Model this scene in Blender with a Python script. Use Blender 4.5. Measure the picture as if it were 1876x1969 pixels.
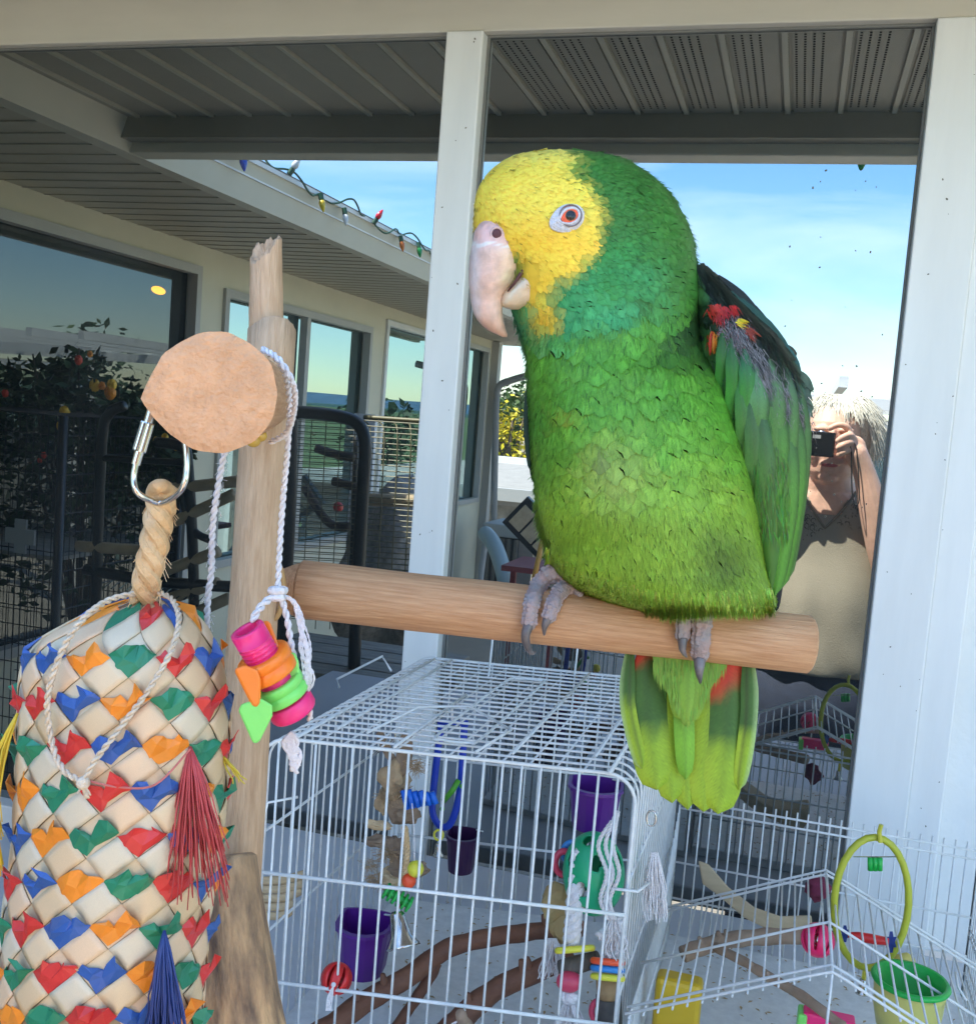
import bpy, bmesh, math, random
import numpy as np
from mathutils import Vector, Matrix, noise
random.seed(7)
for o in list(bpy.data.objects): bpy.data.objects.remove(o)
SC = bpy.context.scene
COL = SC.collection
# ---------------------------------------------------------------- camera
# world: glass plane is y=0, the camera stands 1.4 m in front of it, z=0 is eye level, the deck is z=-1.5
RX = Vector((0.95597996, 0.28314843, 0.07700188))
DN = Vector((0.09890011, -0.06385367, -0.99304656))
FW = Vector((-0.27626272, 0.95694811, -0.08904624))
F = 2025.85; CU = 938.0; CV = 984.5; DG = 1.4
CAM = Vector((0, -DG, 0))
cd = bpy.data.cameras.new('photo_camera'); cam = bpy.data.objects.new('photo_camera', cd); COL.objects.link(cam)
cam.matrix_world = Matrix(((RX.x, -DN.x, -FW.x, CAM.x), (RX.y, -DN.y, -FW.y, CAM.y), (RX.z, -DN.z, -FW.z, CAM.z), (0, 0, 0, 1)))
cd.sensor_fit = 'HORIZONTAL'; cd.sensor_width = 36.0; cd.lens = F/1876.0*36.0
cd.clip_start = 0.01; cd.clip_end = 6000
SC.camera = cam
# ---------------------------------------------------------------- sky and sun
SUNV = Vector((-0.42, 0.26, 0.87)).normalized()
w = bpy.data.worlds.new('World'); SC.world = w; w.use_nodes = True
nt = w.node_tree; nt.nodes.clear()
def N(nt, t, **k):
    n = nt.nodes.new(t)
    for a, b in k.items(): setattr(n, a, b)
    return n
sky = N(nt, 'ShaderNodeTexSky', sky_type='NISHITA', sun_disc=False)
sky.sun_elevation = math.asin(SUNV.z); sky.sun_rotation = math.atan2(SUNV.x, SUNV.y)
sky.air_density = 1.0; sky.dust_density = 0.15; sky.ozone_density = 1.6
tc = N(nt, 'ShaderNodeTexCoord'); mp = N(nt, 'ShaderNodeMapping'); mp.inputs['Scale'].default_value = (1.3, 2.0, 5.5); mp.inputs['Rotation'].default_value = (0, 0.12, 0.3)
nz = N(nt, 'ShaderNodeTexNoise'); nz.inputs['Scale'].default_value = 2.1; nz.inputs['Detail'].default_value = 9; nz.inputs['Roughness'].default_value = 0.55; nz.inputs['Distortion'].default_value = 0.5
rp = N(nt, 'ShaderNodeValToRGB'); rp.color_ramp.elements[0].position = 0.42; rp.color_ramp.elements[1].position = 0.82
sx = N(nt, 'ShaderNodeSeparateXYZ'); mr = N(nt, 'ShaderNodeMapRange'); mr.inputs[1].default_value = -0.02; mr.inputs[2].default_value = 0.34; mr.inputs[3].default_value = 0.6; mr.inputs[4].default_value = 0.75
mu = N(nt, 'ShaderNodeMath', operation='MULTIPLY'); mx = N(nt, 'ShaderNodeMix', data_type='RGBA'); bg = N(nt, 'ShaderNodeBackground'); ou = N(nt, 'ShaderNodeOutputWorld')
mx.inputs['B'].default_value = (4.6, 5.2, 5.6, 1)
L = nt.links.new
L(tc.outputs['Generated'], mp.inputs[0]); L(mp.outputs[0], nz.inputs['Vector']); L(nz.outputs['Fac'], rp.inputs[0]); L(tc.outputs['Generated'], sx.inputs[0]); L(sx.outputs['Z'], mr.inputs[0])
L(rp.outputs[0], mu.inputs[0]); L(mr.outputs[0], mu.inputs[1]); L(mu.outputs[0], mx.inputs['Factor']); hs_ = N(nt, 'ShaderNodeHueSaturation'); hs_.inputs['Saturation'].default_value = 1.28; hs_.inputs['Value'].default_value = .85; L(sky.outputs[0], hs_.inputs['Color']); L(hs_.outputs[0], mx.inputs['A']); L(mx.outputs['Result'], bg.inputs[0]); L(bg.outputs[0], ou.inputs[0])
bg.inputs[1].default_value = 0.15
sd = bpy.data.lights.new('sun', 'SUN'); sd.energy = 4.6; sd.angle = math.radians(0.53); sd.color = (1.0, 0.93, 0.80)
so = bpy.data.objects.new('sun', sd); COL.objects.link(so); so.rotation_euler = SUNV.to_track_quat('Z', 'Y').to_euler()
SC.view_settings.view_transform = 'Standard'; SC.view_settings.look = 'None'; SC.view_settings.exposure = 2.38; SC.view_settings.gamma = 1; SC.view_settings.use_curve_mapping = False
# ---------------------------------------------------------------- helpers
def ray(u, v): return (FW*F + RX*(u-CU) + DN*(v-CV))/F
def P(u, v, D): return CAM + ray(u, v)*D                 # point seen at photo position (u,v), D metres deep along the view axis
def PY(u, v, Y): r = ray(u, v); return CAM + r*(Y/r.y)   # the same at a distance Y towards the house wall
def PZ(u, v, z): r = ray(u, v); return CAM + r*(z/r.z)
def V(u, v, Yv):                                          # a thing seen mirrored in the glass: where it really stands
    p = PY(u, v, Yv); return Vector((p.x, -p.y, p.z))
class MB:
    def __init__(s): s.v = []; s.f = []; s.c = []
    def add(s, vs, fs, c=None):
        b = len(s.v); s.v += [tuple(x) for x in vs]; s.f += [tuple(b+i for i in f) for f in fs]
        s.c += [c if c else (1, 1, 1)]*len(vs)
        return s
    def addc(s, vs, fs, cs):
        b = len(s.v); s.v += [tuple(x) for x in vs]; s.f += [tuple(b+i for i in f) for f in fs]; s.c += cs
    def box(s, a, b, M=None, c=None):
        x0, y0, z0 = [min(a[i], b[i]) for i in range(3)]; x1, y1, z1 = [max(a[i], b[i]) for i in range(3)]
        vs = [Vector(p) for p in ((x0,y0,z0),(x1,y0,z0),(x1,y1,z0),(x0,y1,z0),(x0,y0,z1),(x1,y0,z1),(x1,y1,z1),(x0,y1,z1))]
        if M: vs = [M @ p for p in vs]
        return s.add(vs, [(0,3,2,1),(4,5,6,7),(0,1,5,4),(1,2,6,5),(2,3,7,6),(3,0,4,7)], c)
    def tube(s, pts, r, n=8, closed=False, cap=True, c=None, sq=1.0):
        pts = [Vector(p) for p in pts]; m = len(pts)
        rs = r if isinstance(r, (list, tuple)) else [r]*m
        vs = []; fs = []; up = None
        for i, p in enumerate(pts):
            if closed: t = pts[(i+1) % m]-pts[i-1]
            else: t = pts[min(i+1, m-1)]-pts[max(i-1, 0)]
            t.normalize()
            if up is None:
                up = Vector((0, 0, 1)) if abs(t.z) < .9 else Vector((1, 0, 0))
            a = (up-t*up.dot(t)).normalized(); b = t.cross(a); up = a
            for k in range(n):
                an = 2*math.pi*k/n; vs.append(p+(a*math.cos(an)+b*math.sin(an)*sq)*rs[i])
        for i in range(m if closed else m-1):
            j = (i+1) % m
            for k in range(n): fs.append((i*n+k, i*n+(k+1) % n, j*n+(k+1) % n, j*n+k))
        if cap and not closed: fs += [tuple(range(n))[::-1], tuple((m-1)*n+k for k in range(n))]
        return s.add(vs, fs, c)
    def ell(s, c0, ax, nu=16, nv=10, c=None):             # ellipsoid; ax = three vectors or a radius
        c0 = Vector(c0)
        if not isinstance(ax, (list, tuple)): ax = [Vector((ax,0,0)), Vector((0,ax,0)), Vector((0,0,ax))]
        vs = []; fs = []
        for j in range(nv+1):
            th = math.pi*j/nv
            for i in range(nu):
                ph = 2*math.pi*i/nu
                vs.append(c0+ax[0]*math.sin(th)*math.cos(ph)+ax[1]*math.sin(th)*math.sin(ph)+ax[2]*math.cos(th))
        for j in range(nv):
            for i in range(nu): fs.append((j*nu+i, j*nu+(i+1) % nu, (j+1)*nu+(i+1) % nu, (j+1)*nu+i))
        return s.add(vs, fs, c)
    def lathe(s, base, axis, prof, n=24, c=None):          # prof = [(r, h)]
        base = Vector(base); t = Vector(axis).normalized(); u0 = Vector((0,0,1)) if abs(t.z) < .9 else Vector((1,0,0))
        a = (u0-t*u0.dot(t)).normalized(); b = t.cross(a); vs = []; fs = []
        for r, h in prof:
            for k in range(n):
                an = 2*math.pi*k/n; vs.append(base+t*h+(a*math.cos(an)+b*math.sin(an))*r)
        for i in range(len(prof)-1):
            for k in range(n): fs.append((i*n+k, i*n+(k+1) % n, (i+1)*n+(k+1) % n, (i+1)*n+k))
        return s.add(vs, fs, c)
    def build(s, name, mat, parent=None, smooth=False, kind=None, bevel=0, label=None):
        me = bpy.data.meshes.new(name); me.from_pydata(s.v, [], s.f); me.update()
        if any(x != (1, 1, 1) for x in s.c[:50000:7]) or (s.c and s.c[0] != (1, 1, 1)):
            at = me.color_attributes.new('Col', 'FLOAT_COLOR', 'POINT')
            at.data.foreach_set('color', np.array([(x[0], x[1], x[2], 1) for x in s.c], dtype=np.float32).ravel())
        if smooth: me.polygons.foreach_set('use_smooth', [True]*len(me.polygons))
        me.materials.append(mat)
        o = bpy.data.objects.new(name, me); COL.objects.link(o)
        if parent is not None:
            o.parent = parent; o.matrix_parent_inverse = Matrix.Translation(-parent.location)
        if kind: o['kind'] = kind
        if label: o['label'] = label
        if bevel:
            m = o.modifiers.new('bevel', 'BEVEL'); m.width = bevel; m.segments = 2; m.limit_method = 'ANGLE'
        return o
def thing(name, label, cat, loc=(0, 0, 0), group=None):
    o = bpy.data.objects.new(name, None); COL.objects.link(o); o.location = loc; o.empty_display_size = .02
    o['label'] = label; o['category'] = cat
    if group: o['group'] = group
    return o
def tag(o, label, cat, group=None):
    o['label'] = label; o['category'] = cat
    if group: o['group'] = group
    return o
def mat(name, col, rough=.6, nscale=0, namt=.15, bump=0, bscale=None, metal=0, vc=False, spec=.5, sss=0, stretch=None, sheen=0, emit=None, trans=0, col2=None, coord='Object', coat=0):
    m = bpy.data.materials.new(name); m.use_nodes = True; t = m.node_tree; b = t.nodes['Principled BSDF']
    b.inputs['Roughness'].default_value = rough; b.inputs['Metallic'].default_value = metal
    b.inputs['Specular IOR Level'].default_value = spec
    if coat: b.inputs['Coat Weight'].default_value = coat
    if sheen: b.inputs['Sheen Weight'].default_value = sheen
    if trans: b.inputs['Transmission Weight'].default_value = trans
    if sss:
        b.inputs['Subsurface Weight'].default_value = sss; b.inputs['Subsurface Radius'].default_value = (.006, .003, .002); b.inputs['Subsurface Scale'].default_value = 1
    if emit: b.inputs['Emission Color'].default_value = (*emit[:3], 1); b.inputs['Emission Strength'].default_value = emit[3]
    src = None; l = t.links.new
    if vc:
        a = N(t, 'ShaderNodeVertexColor', layer_name='Col'); src = a.outputs['Color']
    if nscale or bump:
        tcn = N(t, 'ShaderNodeTexCoord'); mpn = N(t, 'ShaderNodeMapping')
        if stretch: mpn.inputs['Scale'].default_value = stretch
        l(tcn.outputs[coord], mpn.inputs[0])
    if nscale:
        n = N(t, 'ShaderNodeTexNoise'); n.inputs['Scale'].default_value = nscale; n.inputs['Detail'].default_value = 6; n.inputs['Roughness'].default_value = .6
        l(mpn.outputs[0], n.inputs['Vector'])
        r = N(t, 'ShaderNodeMapRange'); r.inputs[1].default_value = .3; r.inputs[2].default_value = .7
        mxn = N(t, 'ShaderNodeMix', data_type='RGBA')
        if col2 is not None:
            r.inputs[3].default_value = 0; r.inputs[4].default_value = 1
            mxn.inputs['A'].default_value = (*col, 1); mxn.inputs['B'].default_value = (*col2, 1)
            l(n.outputs['Fac'], r.inputs[0]); l(r.outputs[0], mxn.inputs['Factor'])
        else:
            mxn.blend_type = 'MULTIPLY'; mxn.inputs['Factor'].default_value = 1
            r.inputs[3].default_value = 1-namt; r.inputs[4].default_value = 1+namt*.6
            l(n.outputs['Fac'], r.inputs[0]); l(r.outputs[0], mxn.inputs['B'])
            if src: l(src, mxn.inputs['A'])
            else: mxn.inputs['A'].default_value = (*col, 1)
        src = mxn.outputs['Result']
    if src: l(src, b.inputs['Base Color'])
    else: b.inputs['Base Color'].default_value = (*col, 1)
    if bump:
        n2 = N(t, 'ShaderNodeTexNoise'); n2.inputs['Scale'].default_value = bscale or nscale*2; n2.inputs['Detail'].default_value = 5
        bp = N(t, 'ShaderNodeBump'); bp.inputs['Strength'].default_value = min(1, bump); bp.inputs['Distance'].default_value = .002*max(1, bump)
        l(mpn.outputs[0], n2.inputs['Vector']); l(n2.outputs['Fac'], bp.inputs['Height']); l(bp.outputs[0], b.inputs['Normal'])
    return m
def smoothpath(pts, n=6, closed=False):
    pts = [Vector(p) for p in pts]; m = len(pts); out = []
    for i in range(m if closed else m-1):
        if closed: a, b, c, d = pts[i-1], pts[i], pts[(i+1) % m], pts[(i+2) % m]
        else: a, b, c, d = pts[max(i-1, 0)], pts[i], pts[i+1], pts[min(i+2, m-1)]
        for k in range(n):
            t = k/n; out.append(.5*((2*b)+(c-a)*t+(2*a-5*b+4*c-d)*t*t+(3*b-a-3*c+d)*t**3))
    if not closed: out.append(pts[-1])
    return out
def lerp(a, b, t): return a+(b-a)*t
def interp(tab, y):                                     # tab rows (y, a, b, ...), smooth interpolation
    if y <= tab[0][0]: return tab[0][1:]
    for i in range(len(tab)-1):
        if y <= tab[i+1][0]:
            p0 = tab[max(i-1, 0)]; p1 = tab[i]; p2 = tab[i+1]; p3 = tab[min(i+2, len(tab)-1)]
            h = p2[0]-p1[0]; t = (y-p1[0])/h; out = []
            for k in range(1, len(p1)):
                m1 = (p2[k]-p0[k])/max(p2[0]-p0[0], 1e-6)*h; m2 = (p3[k]-p1[k])/max(p3[0]-p1[0], 1e-6)*h
                out.append((2*t**3-3*t*t+1)*p1[k]+(t**3-2*t*t+t)*m1+(-2*t**3+3*t*t)*p2[k]+(t**3-t*t)*m2)
            return out
    return tab[-1][1:]
def struct(o): o['kind'] = 'structure'; return o
# ---------------------------------------------------------------- materials of the place
M_white = mat('white_vinyl', (.82, .82, .80), .42, 14, .09, .06, 60, stretch=(1, 1, .12))
M_header = mat('header_paint', (.60, .56, .48), .5, 9, .10, .08, 90, stretch=(.2, 1, 1))
M_stucco = mat('painted_stucco', (.82, .82, .79), .7, 9, .05, .9, 55)
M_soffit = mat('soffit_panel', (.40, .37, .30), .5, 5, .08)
M_groove = mat('soffit_groove', (.62, .58, .46), .5)
M_hole = mat('vent_hole', (.03, .03, .028), .9)
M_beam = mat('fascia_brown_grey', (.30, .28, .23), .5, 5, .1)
M_gutter = mat('gutter_cream', (.66, .62, .50), .45, 6, .06)
M_wing = mat('wing_siding_cream', (.76, .70, .52), .6, 5, .06)
M_trim = mat('window_trim_taupe', (.5, .48, .43), .5)
M_roof = mat('roof_shingle', (.12, .11, .10), .9, 20, .3, .5, 60)
M_deck = mat('deck_concrete', (.33, .29, .24), .8, 2, .2, .3, 40)
def glass_mat(name, refl, tint, dark, haze=0.0):
    m = bpy.data.materials.new(name); m.use_nodes = True; t = m.node_tree; t.nodes.clear(); l = t.links.new
    g = N(t, 'ShaderNodeBsdfGlossy'); g.inputs['Roughness'].default_value = 0.0; g.inputs['Color'].default_value = (*tint, 1)
    d = N(t, 'ShaderNodeBsdfDiffuse'); d.inputs['Color'].default_value = (*dark, 1)
    a = N(t, 'ShaderNodeMixShader'); o = N(t, 'ShaderNodeOutputMaterial')
    tcn = N(t, 'ShaderNodeTexCoord'); mpn = N(t, 'ShaderNodeMapping'); mpn.inputs['Scale'].default_value = (1, 1, .45)
    n = N(t, 'ShaderNodeTexNoise'); n.inputs['Scale'].default_value = 3.5; n.inputs['Detail'].default_value = 5
    r = N(t, 'ShaderNodeMapRange'); r.inputs[1].default_value = .45; r.inputs[2].default_value = .8; r.inputs[3].default_value = 0; r.inputs[4].default_value = haze
    dust = N(t, 'ShaderNodeBsdfDiffuse'); dust.inputs['Color'].default_value = (.6, .6, .6, 1); b = N(t, 'ShaderNodeMixShader')
    vv = N(t, 'ShaderNodeTexNoise'); vv.inputs['Scale'].default_value = 420; sp = N(t, 'ShaderNodeMapRange'); sp.inputs[1].default_value = .80; sp.inputs[2].default_value = .82; sp.inputs[3].default_value = 0; sp.inputs[4].default_value = .7
    sm = N(t, 'ShaderNodeMath', operation='MAXIMUM')
    l(tcn.outputs['Object'], mpn.inputs[0]); l(mpn.outputs[0], n.inputs['Vector']); l(n.outputs['Fac'], r.inputs[0]); l(tcn.outputs['Object'], vv.inputs['Vector']); l(vv.outputs['Fac'], sp.inputs[0])
    l(r.outputs[0], sm.inputs[0]); l(sp.outputs[0], sm.inputs[1])
    a.inputs[0].default_value = refl; l(d.outputs[0], a.inputs[1]); l(g.outputs[0], a.inputs[2])
    l(sm.outputs[0], b.inputs[0]); l(a.outputs[0], b.inputs[1]); l(dust.outputs[0], b.inputs[2]); l(b.outputs[0], o.inputs[0])
    return m
M_glass = glass_mat('mirror_coated_glass', .34, (.90, .97, 1.0), (.012, .014, .014), .035)
M_glass2 = glass_mat('wing_window_glass', .52, (.70, .93, .92), (.02, .03, .03), .0)
M_glass3 = glass_mat('picture_window_glass', .13, (.85, .92, .90), (.03, .035, .035), .0)

# ---------------------------------------------------------------- ground
def grid_plane(x0, x1, y0, y1, z, nx, ny, fn=None):
    m = MB(); vs = []; fs = []
    for j in range(ny+1):
        for i in range(nx+1):
            x = lerp(x0, x1, i/nx); y = lerp(y0, y1, j/ny); vs.append((x, y, z+(fn(x, y) if fn else 0)))
    for j in range(ny):
        for i in range(nx): a = j*(nx+1)+i; fs.append((a, a+1, a+nx+2, a+nx+1))
    return m.add(vs, fs)
M_lawn = mat('lawn', (.07, .11, .03), .9, 6, .4, .5, 30)
struct(grid_plane(-3000, 3000, -3000, 3000, -2.1, 8, 8).build('ground', M_lawn))
dk = MB(); dk.box((-6, -9, -1.62), (7, 6, -1.5)); struct(dk.build('patio_slab', M_deck))
# ---------------------------------------------------------------- the house front with its mirror-coated window
HX0, MX0, MX1, HX1 = -1.72, -.507, -.455, .106
ZT, ZB = .511, -.68
hw = thing('house_wall', 'white painted house wall round the big mirrored window behind the parrot', 'house wall', (0, 0, -1.5))
b = MB(); b.box((-2.4, .012, -1.5), (HX0-.06, .25, .9)); b.box((.215, .012, -1.5), (4.5, .25, .9)); b.box((HX0-.06, .012, ZT+.26), (.215, .25, .9)); b.box((HX0-.06, .012, -1.5), (.215, .25, ZB-.05))
b.build('wall', M_stucco, hw)
b = MB(); b.box((-2.4, .25, -1.5), (4.5, 5, .9)); b.build('house_core', M_stucco, hw)
win = thing('large_window', 'tall two pane window with white frame whose glass mirrors the patio', 'window', (-.8, 0, ZB))
b = MB(); b.box((HX0-.06, -.018, ZT), (.215, .03, ZT+.26)); b.build('header_board', M_header, win, bevel=.002)
b = MB(); b.box((HX1, -.022, ZB-.05), (.1738, .03, ZT-.0005)); b.build('jamb', M_white, win, bevel=.002)
b = MB(); b.box((.174, -.014, ZB-.05), (.214, .03, ZT-.0005)); b.build('jamb_casing', M_white, win, bevel=.002)
b = MB(); b.box((HX0-.06, -.02, ZB-.05), (HX0, .03, ZT-.0005)); b.build('jamb', M_white, win, bevel=.002)
b = MB(); b.box((MX0, -.024, ZB), (MX1, .03, ZT-.0005)); b.build('mullion', M_white, win, bevel=.0025)
b = MB(); b.box((HX0, -.028, ZB-.05), (HX1-.0005, .03, ZB-.0005)); b.build('sill', M_white, win, bevel=.002)
for x0, x1 in ((HX0, MX0), (MX1, HX1)):
    g = MB(); g.box((x0-.01, 0, ZB-.01), (x1+.01, .006, ZT+.01)); g.build('window_pane', M_glass, win)
    s = MB(); e = .0035
    s.box((x0+.0003, -.004, ZB), (x0+e, -.0002, ZT)); s.box((x1-e, -.004, ZB), (x1-.0003, -.0002, ZT)); s.box((x0+e, -.004, ZT-e), (x1-e, -.0002, ZT-.0003)); s.build('glazing_seal', mat('seal_grey', (.18, .18, .17), .6), win)
sp_ = MB(); rsp = random.Random(9)
for k in range(90):
    if k < 46: x, z, y = rsp.uniform(-.04, .10), rsp.uniform(-.1, .34), -.0006
    elif k < 70: x, z, y = rsp.uniform(.108, .21), rsp.uniform(-.5, .5), -.0226 if 0 else -.0225
    else: x, z, y = rsp.uniform(MX0+.004, MX1-.004), rsp.uniform(-.5, .5), -.0245
    if k >= 46 and k < 70 and x > .172: y = -.0145
    s = rsp.uniform(.0004, .0011); a_ = rsp.uniform(0, 3); sp_.ell((x, y, z), [Vector((s*1.6*math.cos(a_), 0, s*1.6*math.sin(a_))), Vector((0, .0004, 0)), Vector((-s*math.sin(a_), 0, s*math.cos(a_)))], 7, 5)
sp_.build('dirt_specks', mat('fly_speck', (.16, .15, .12), .8), win, kind='stuff')
# eave: ribbed vented soffit boards, inner beam, gutter
EO = -.87; ZS = .662
ev = thing('roof_eave', 'ribbed vented soffit with grey beam and gutter over the patio window', 'eave', (0, 0, ZS))
base = MB(); SPC = .1016
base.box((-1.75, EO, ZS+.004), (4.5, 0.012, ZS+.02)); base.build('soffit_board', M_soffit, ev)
x = -1.72
k = 0
rib_me = None; pan_me = None
while x < 3.6:
    if rib_me is None:
        r = MB(); r.box((0, EO+.002, ZS-.004), (.010, -.022, ZS+.0035)); ro = r.build('soffit_rib', M_groove, ev); rib_me = ro.data; ro.location = (x, 0, 0)
        r = MB(); r.box((.017, EO+.002, ZS-.0005), (SPC-.006, -.022, ZS+.003))
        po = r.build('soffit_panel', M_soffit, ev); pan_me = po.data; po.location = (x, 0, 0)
    else:
        for nme, me in (('soffit_rib', rib_me), ('soffit_panel', pan_me)):
            o = bpy.data.objects.new(nme, me); COL.objects.link(o); o.parent = ev; o.matrix_parent_inverse = Matrix.Translation(-ev.location); o.location = (x, 0, 0)
    x += SPC; k += 1
h = MB(); x = -.62
while x < 1.1:
    for cc in range(5):
        xx = x+.026+cc*.0145; y = -.06
        while y > EO+.03:
            s = .0019; h.add([(xx-s, y-s*1.6, ZS-.0012), (xx+s, y-s*1.6, ZS-.0012), (xx+s, y+s*1.6, ZS-.0012), (xx-s, y+s*1.6, ZS-.0012)], [(0, 1, 2, 3)]); y -= .0115
    x += SPC
h.build('vent_holes', M_hole, ev, kind='stuff')
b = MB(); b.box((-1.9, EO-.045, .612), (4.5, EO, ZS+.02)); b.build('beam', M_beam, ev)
b = MB(); b.box((-1.72, EO-.12, .5885), (4.5, EO-.047, .70)); b.build('gutter', M_gutter, ev, bevel=.004)
b = MB(); b.add([(-1.72, EO-.125, .705), (4.5, EO-.125, .705), (4.5, 5, 2.4), (-1.72, 5, 2.4), (-1.72, EO-.125, .725), (4.5, EO-.125, .725), (4.5, 5, 2.42), (-1.72, 5, 2.42)], [(0,1,2,3),(4,7,6,5),(0,4,5,1),(1,5,6,2),(2,6,7,3),(3,7,4,0)]); b.build('roof', M_roof, ev)
# ---------------------------------------------------------------- the wing of the house (seen in the glass)
wg = thing('house_wing', 'cream wing of the house with a row of windows, standing beside the patio', 'house wing', (-2.4, -3.5, -1.5))
WX = -2.4; WE = -6.75; GX = -1.70
wins = [('picture', -.25, -2.43, -.9, .52, 0), ('slide', -2.62, -4.23, -.75, .46, 1), ('fixed', -4.44, -5.55, -.75, .53, 0), ('slim', -5.85, -6.58, -.67, .54, 0)]
b = MB(); ys = [0.012]
segs = []
prev = 0.01
for nme, y0, y1, z0, z1, sl in wins:
    b.box((WX-.2, prev, -1.5), (WX, y0, .63)); b.box((WX-.2, y0, -1.5), (WX, y1, z0)); b.box((WX-.2, y0, z1), (WX, y1, .63)); prev = y1
b.box((WX-.2, prev, -1.5), (WX, WE, .63)); b.build('wall', M_wing, wg)
b = MB(); b.box((WX-3, 0, -1.5), (WX-.2, WE, .63)); b.build('wing_core', M_wing, wg)
for nme, y0, y1, z0, z1, sl in wins:
    fm = .035; wf = MB()
    wf.box((WX-.03, y0, z0), (WX+.015, y0-fm, z1)); wf.box((WX-.03, y1+fm, z0), (WX+.015, y1, z1)); wf.box((WX-.03, y0-fm, z1-fm), (WX+.015, y1+fm, z1)); wf.box((WX-.03, y0-fm, z0), (WX+.015, y1+fm, z0+fm))
    if sl: ym = (y0+y1)/2; wf.box((WX-.03, ym+.02, z0+fm), (WX+.01, ym-.02, z1-fm))
    wo = wf.build('window', M_trim if nme != 'fixed' else M_white, wg)
    g = MB(); g.box((WX-.05, y0-fm*.5, z0+fm*.5), (WX-.045, y1+fm*.5, z1-fm*.5)); g.build('window_pane', M_glass3 if nme == 'picture' else M_glass2, wo)
b = MB(); b.box((WX+.0005, WE+.09, -1.5), (WX+.06, WE, .6)); b.build('corner_post', M_trim, wg)
sofz = .605
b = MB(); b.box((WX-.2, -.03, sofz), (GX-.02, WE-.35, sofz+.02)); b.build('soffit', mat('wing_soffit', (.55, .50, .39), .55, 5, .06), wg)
ln = MB(); y = -.1
while y > WE-.3:
    ln.box((WX+.001, y, sofz-.003), (GX-.02, y-.006, sofz-.0005)); y -= .1
ln.build('soffit_seams', mat('seam_beige', (.51, .465, .36), .6), wg, kind='stuff')  # seam strips slightly darker than the soffit boards
b = MB(); b.add([(GX-.02, -.04, .5875), (GX-.02, WE-.35, .5875), (GX+.03, WE-.35, .5875), (GX+.03, -.04, .5875), (GX-.02, -.04, .70), (GX-.02, WE-.35, .70), (GX+.07, WE-.35, .70), (GX+.07, -.04, .70)], [(0,1,2,3),(7,6,5,4),(0,4,5,1),(3,2,6,7),(0,3,7,4),(1,5,6,2)]); b.build('gutter', M_gutter, wg)
b = MB(); b.box((GX+.071, -.04, .694), (GX+.078, WE-.36, .708)); b.box((GX+.052, -.9, .655), (GX+.060, WE-.36, .660)); b.build('gutter_lip', M_white, wg)
b = MB(); b.add([(GX+.05, -.0, .712), (GX+.05, WE-.4, .712), (WX-1.3, WE-.4, 1.15), (WX-1.3, 0, 1.15), (GX+.05, 0, .725), (GX+.05, WE-.4, .725), (WX-1.3, WE-.4, 1.165), (WX-1.3, 0, 1.165)], [(0,1,2,3),(7,6,5,4),(0,4,5,1),(1,5,6,2),(2,6,7,3),(3,7,4,0)]); b.build('roof', M_roof, wg)
# ================================================================ the parrot
D0 = .555; SU = D0/F
def Q(u, v, z=0): return P(u, v, D0-z*SU)
class FM:                                                # feather mesh: colours and a barb coordinate
    def __init__(s): s.v = []; s.f = []; s.c = []; s.uv = []
    def build(s, name, mat, parent, kind=None):
        me = bpy.data.meshes.new(name); me.from_pydata(s.v, [], s.f); me.update()
        at = me.color_attributes.new('Col', 'FLOAT_COLOR', 'POINT')
        at.data.foreach_set('color', np.array([(x[0], x[1], x[2], 1) for x in s.c], dtype=np.float32).ravel())
        b = me.attributes.new('barb', 'FLOAT_VECTOR', 'POINT'); b.data.foreach_set('vector', np.array([(a, t, 0) for a, t in s.uv], dtype=np.float32).ravel())
        me.polygons.foreach_set('use_smooth', [True]*len(me.polygons)); me.materials.append(mat)
        o = bpy.data.objects.new(name, me); COL.objects.link(o); o.parent = parent; o.matrix_parent_inverse = Matrix.Translation(-parent.location)
        if kind: o['kind'] = kind
        return o
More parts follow.
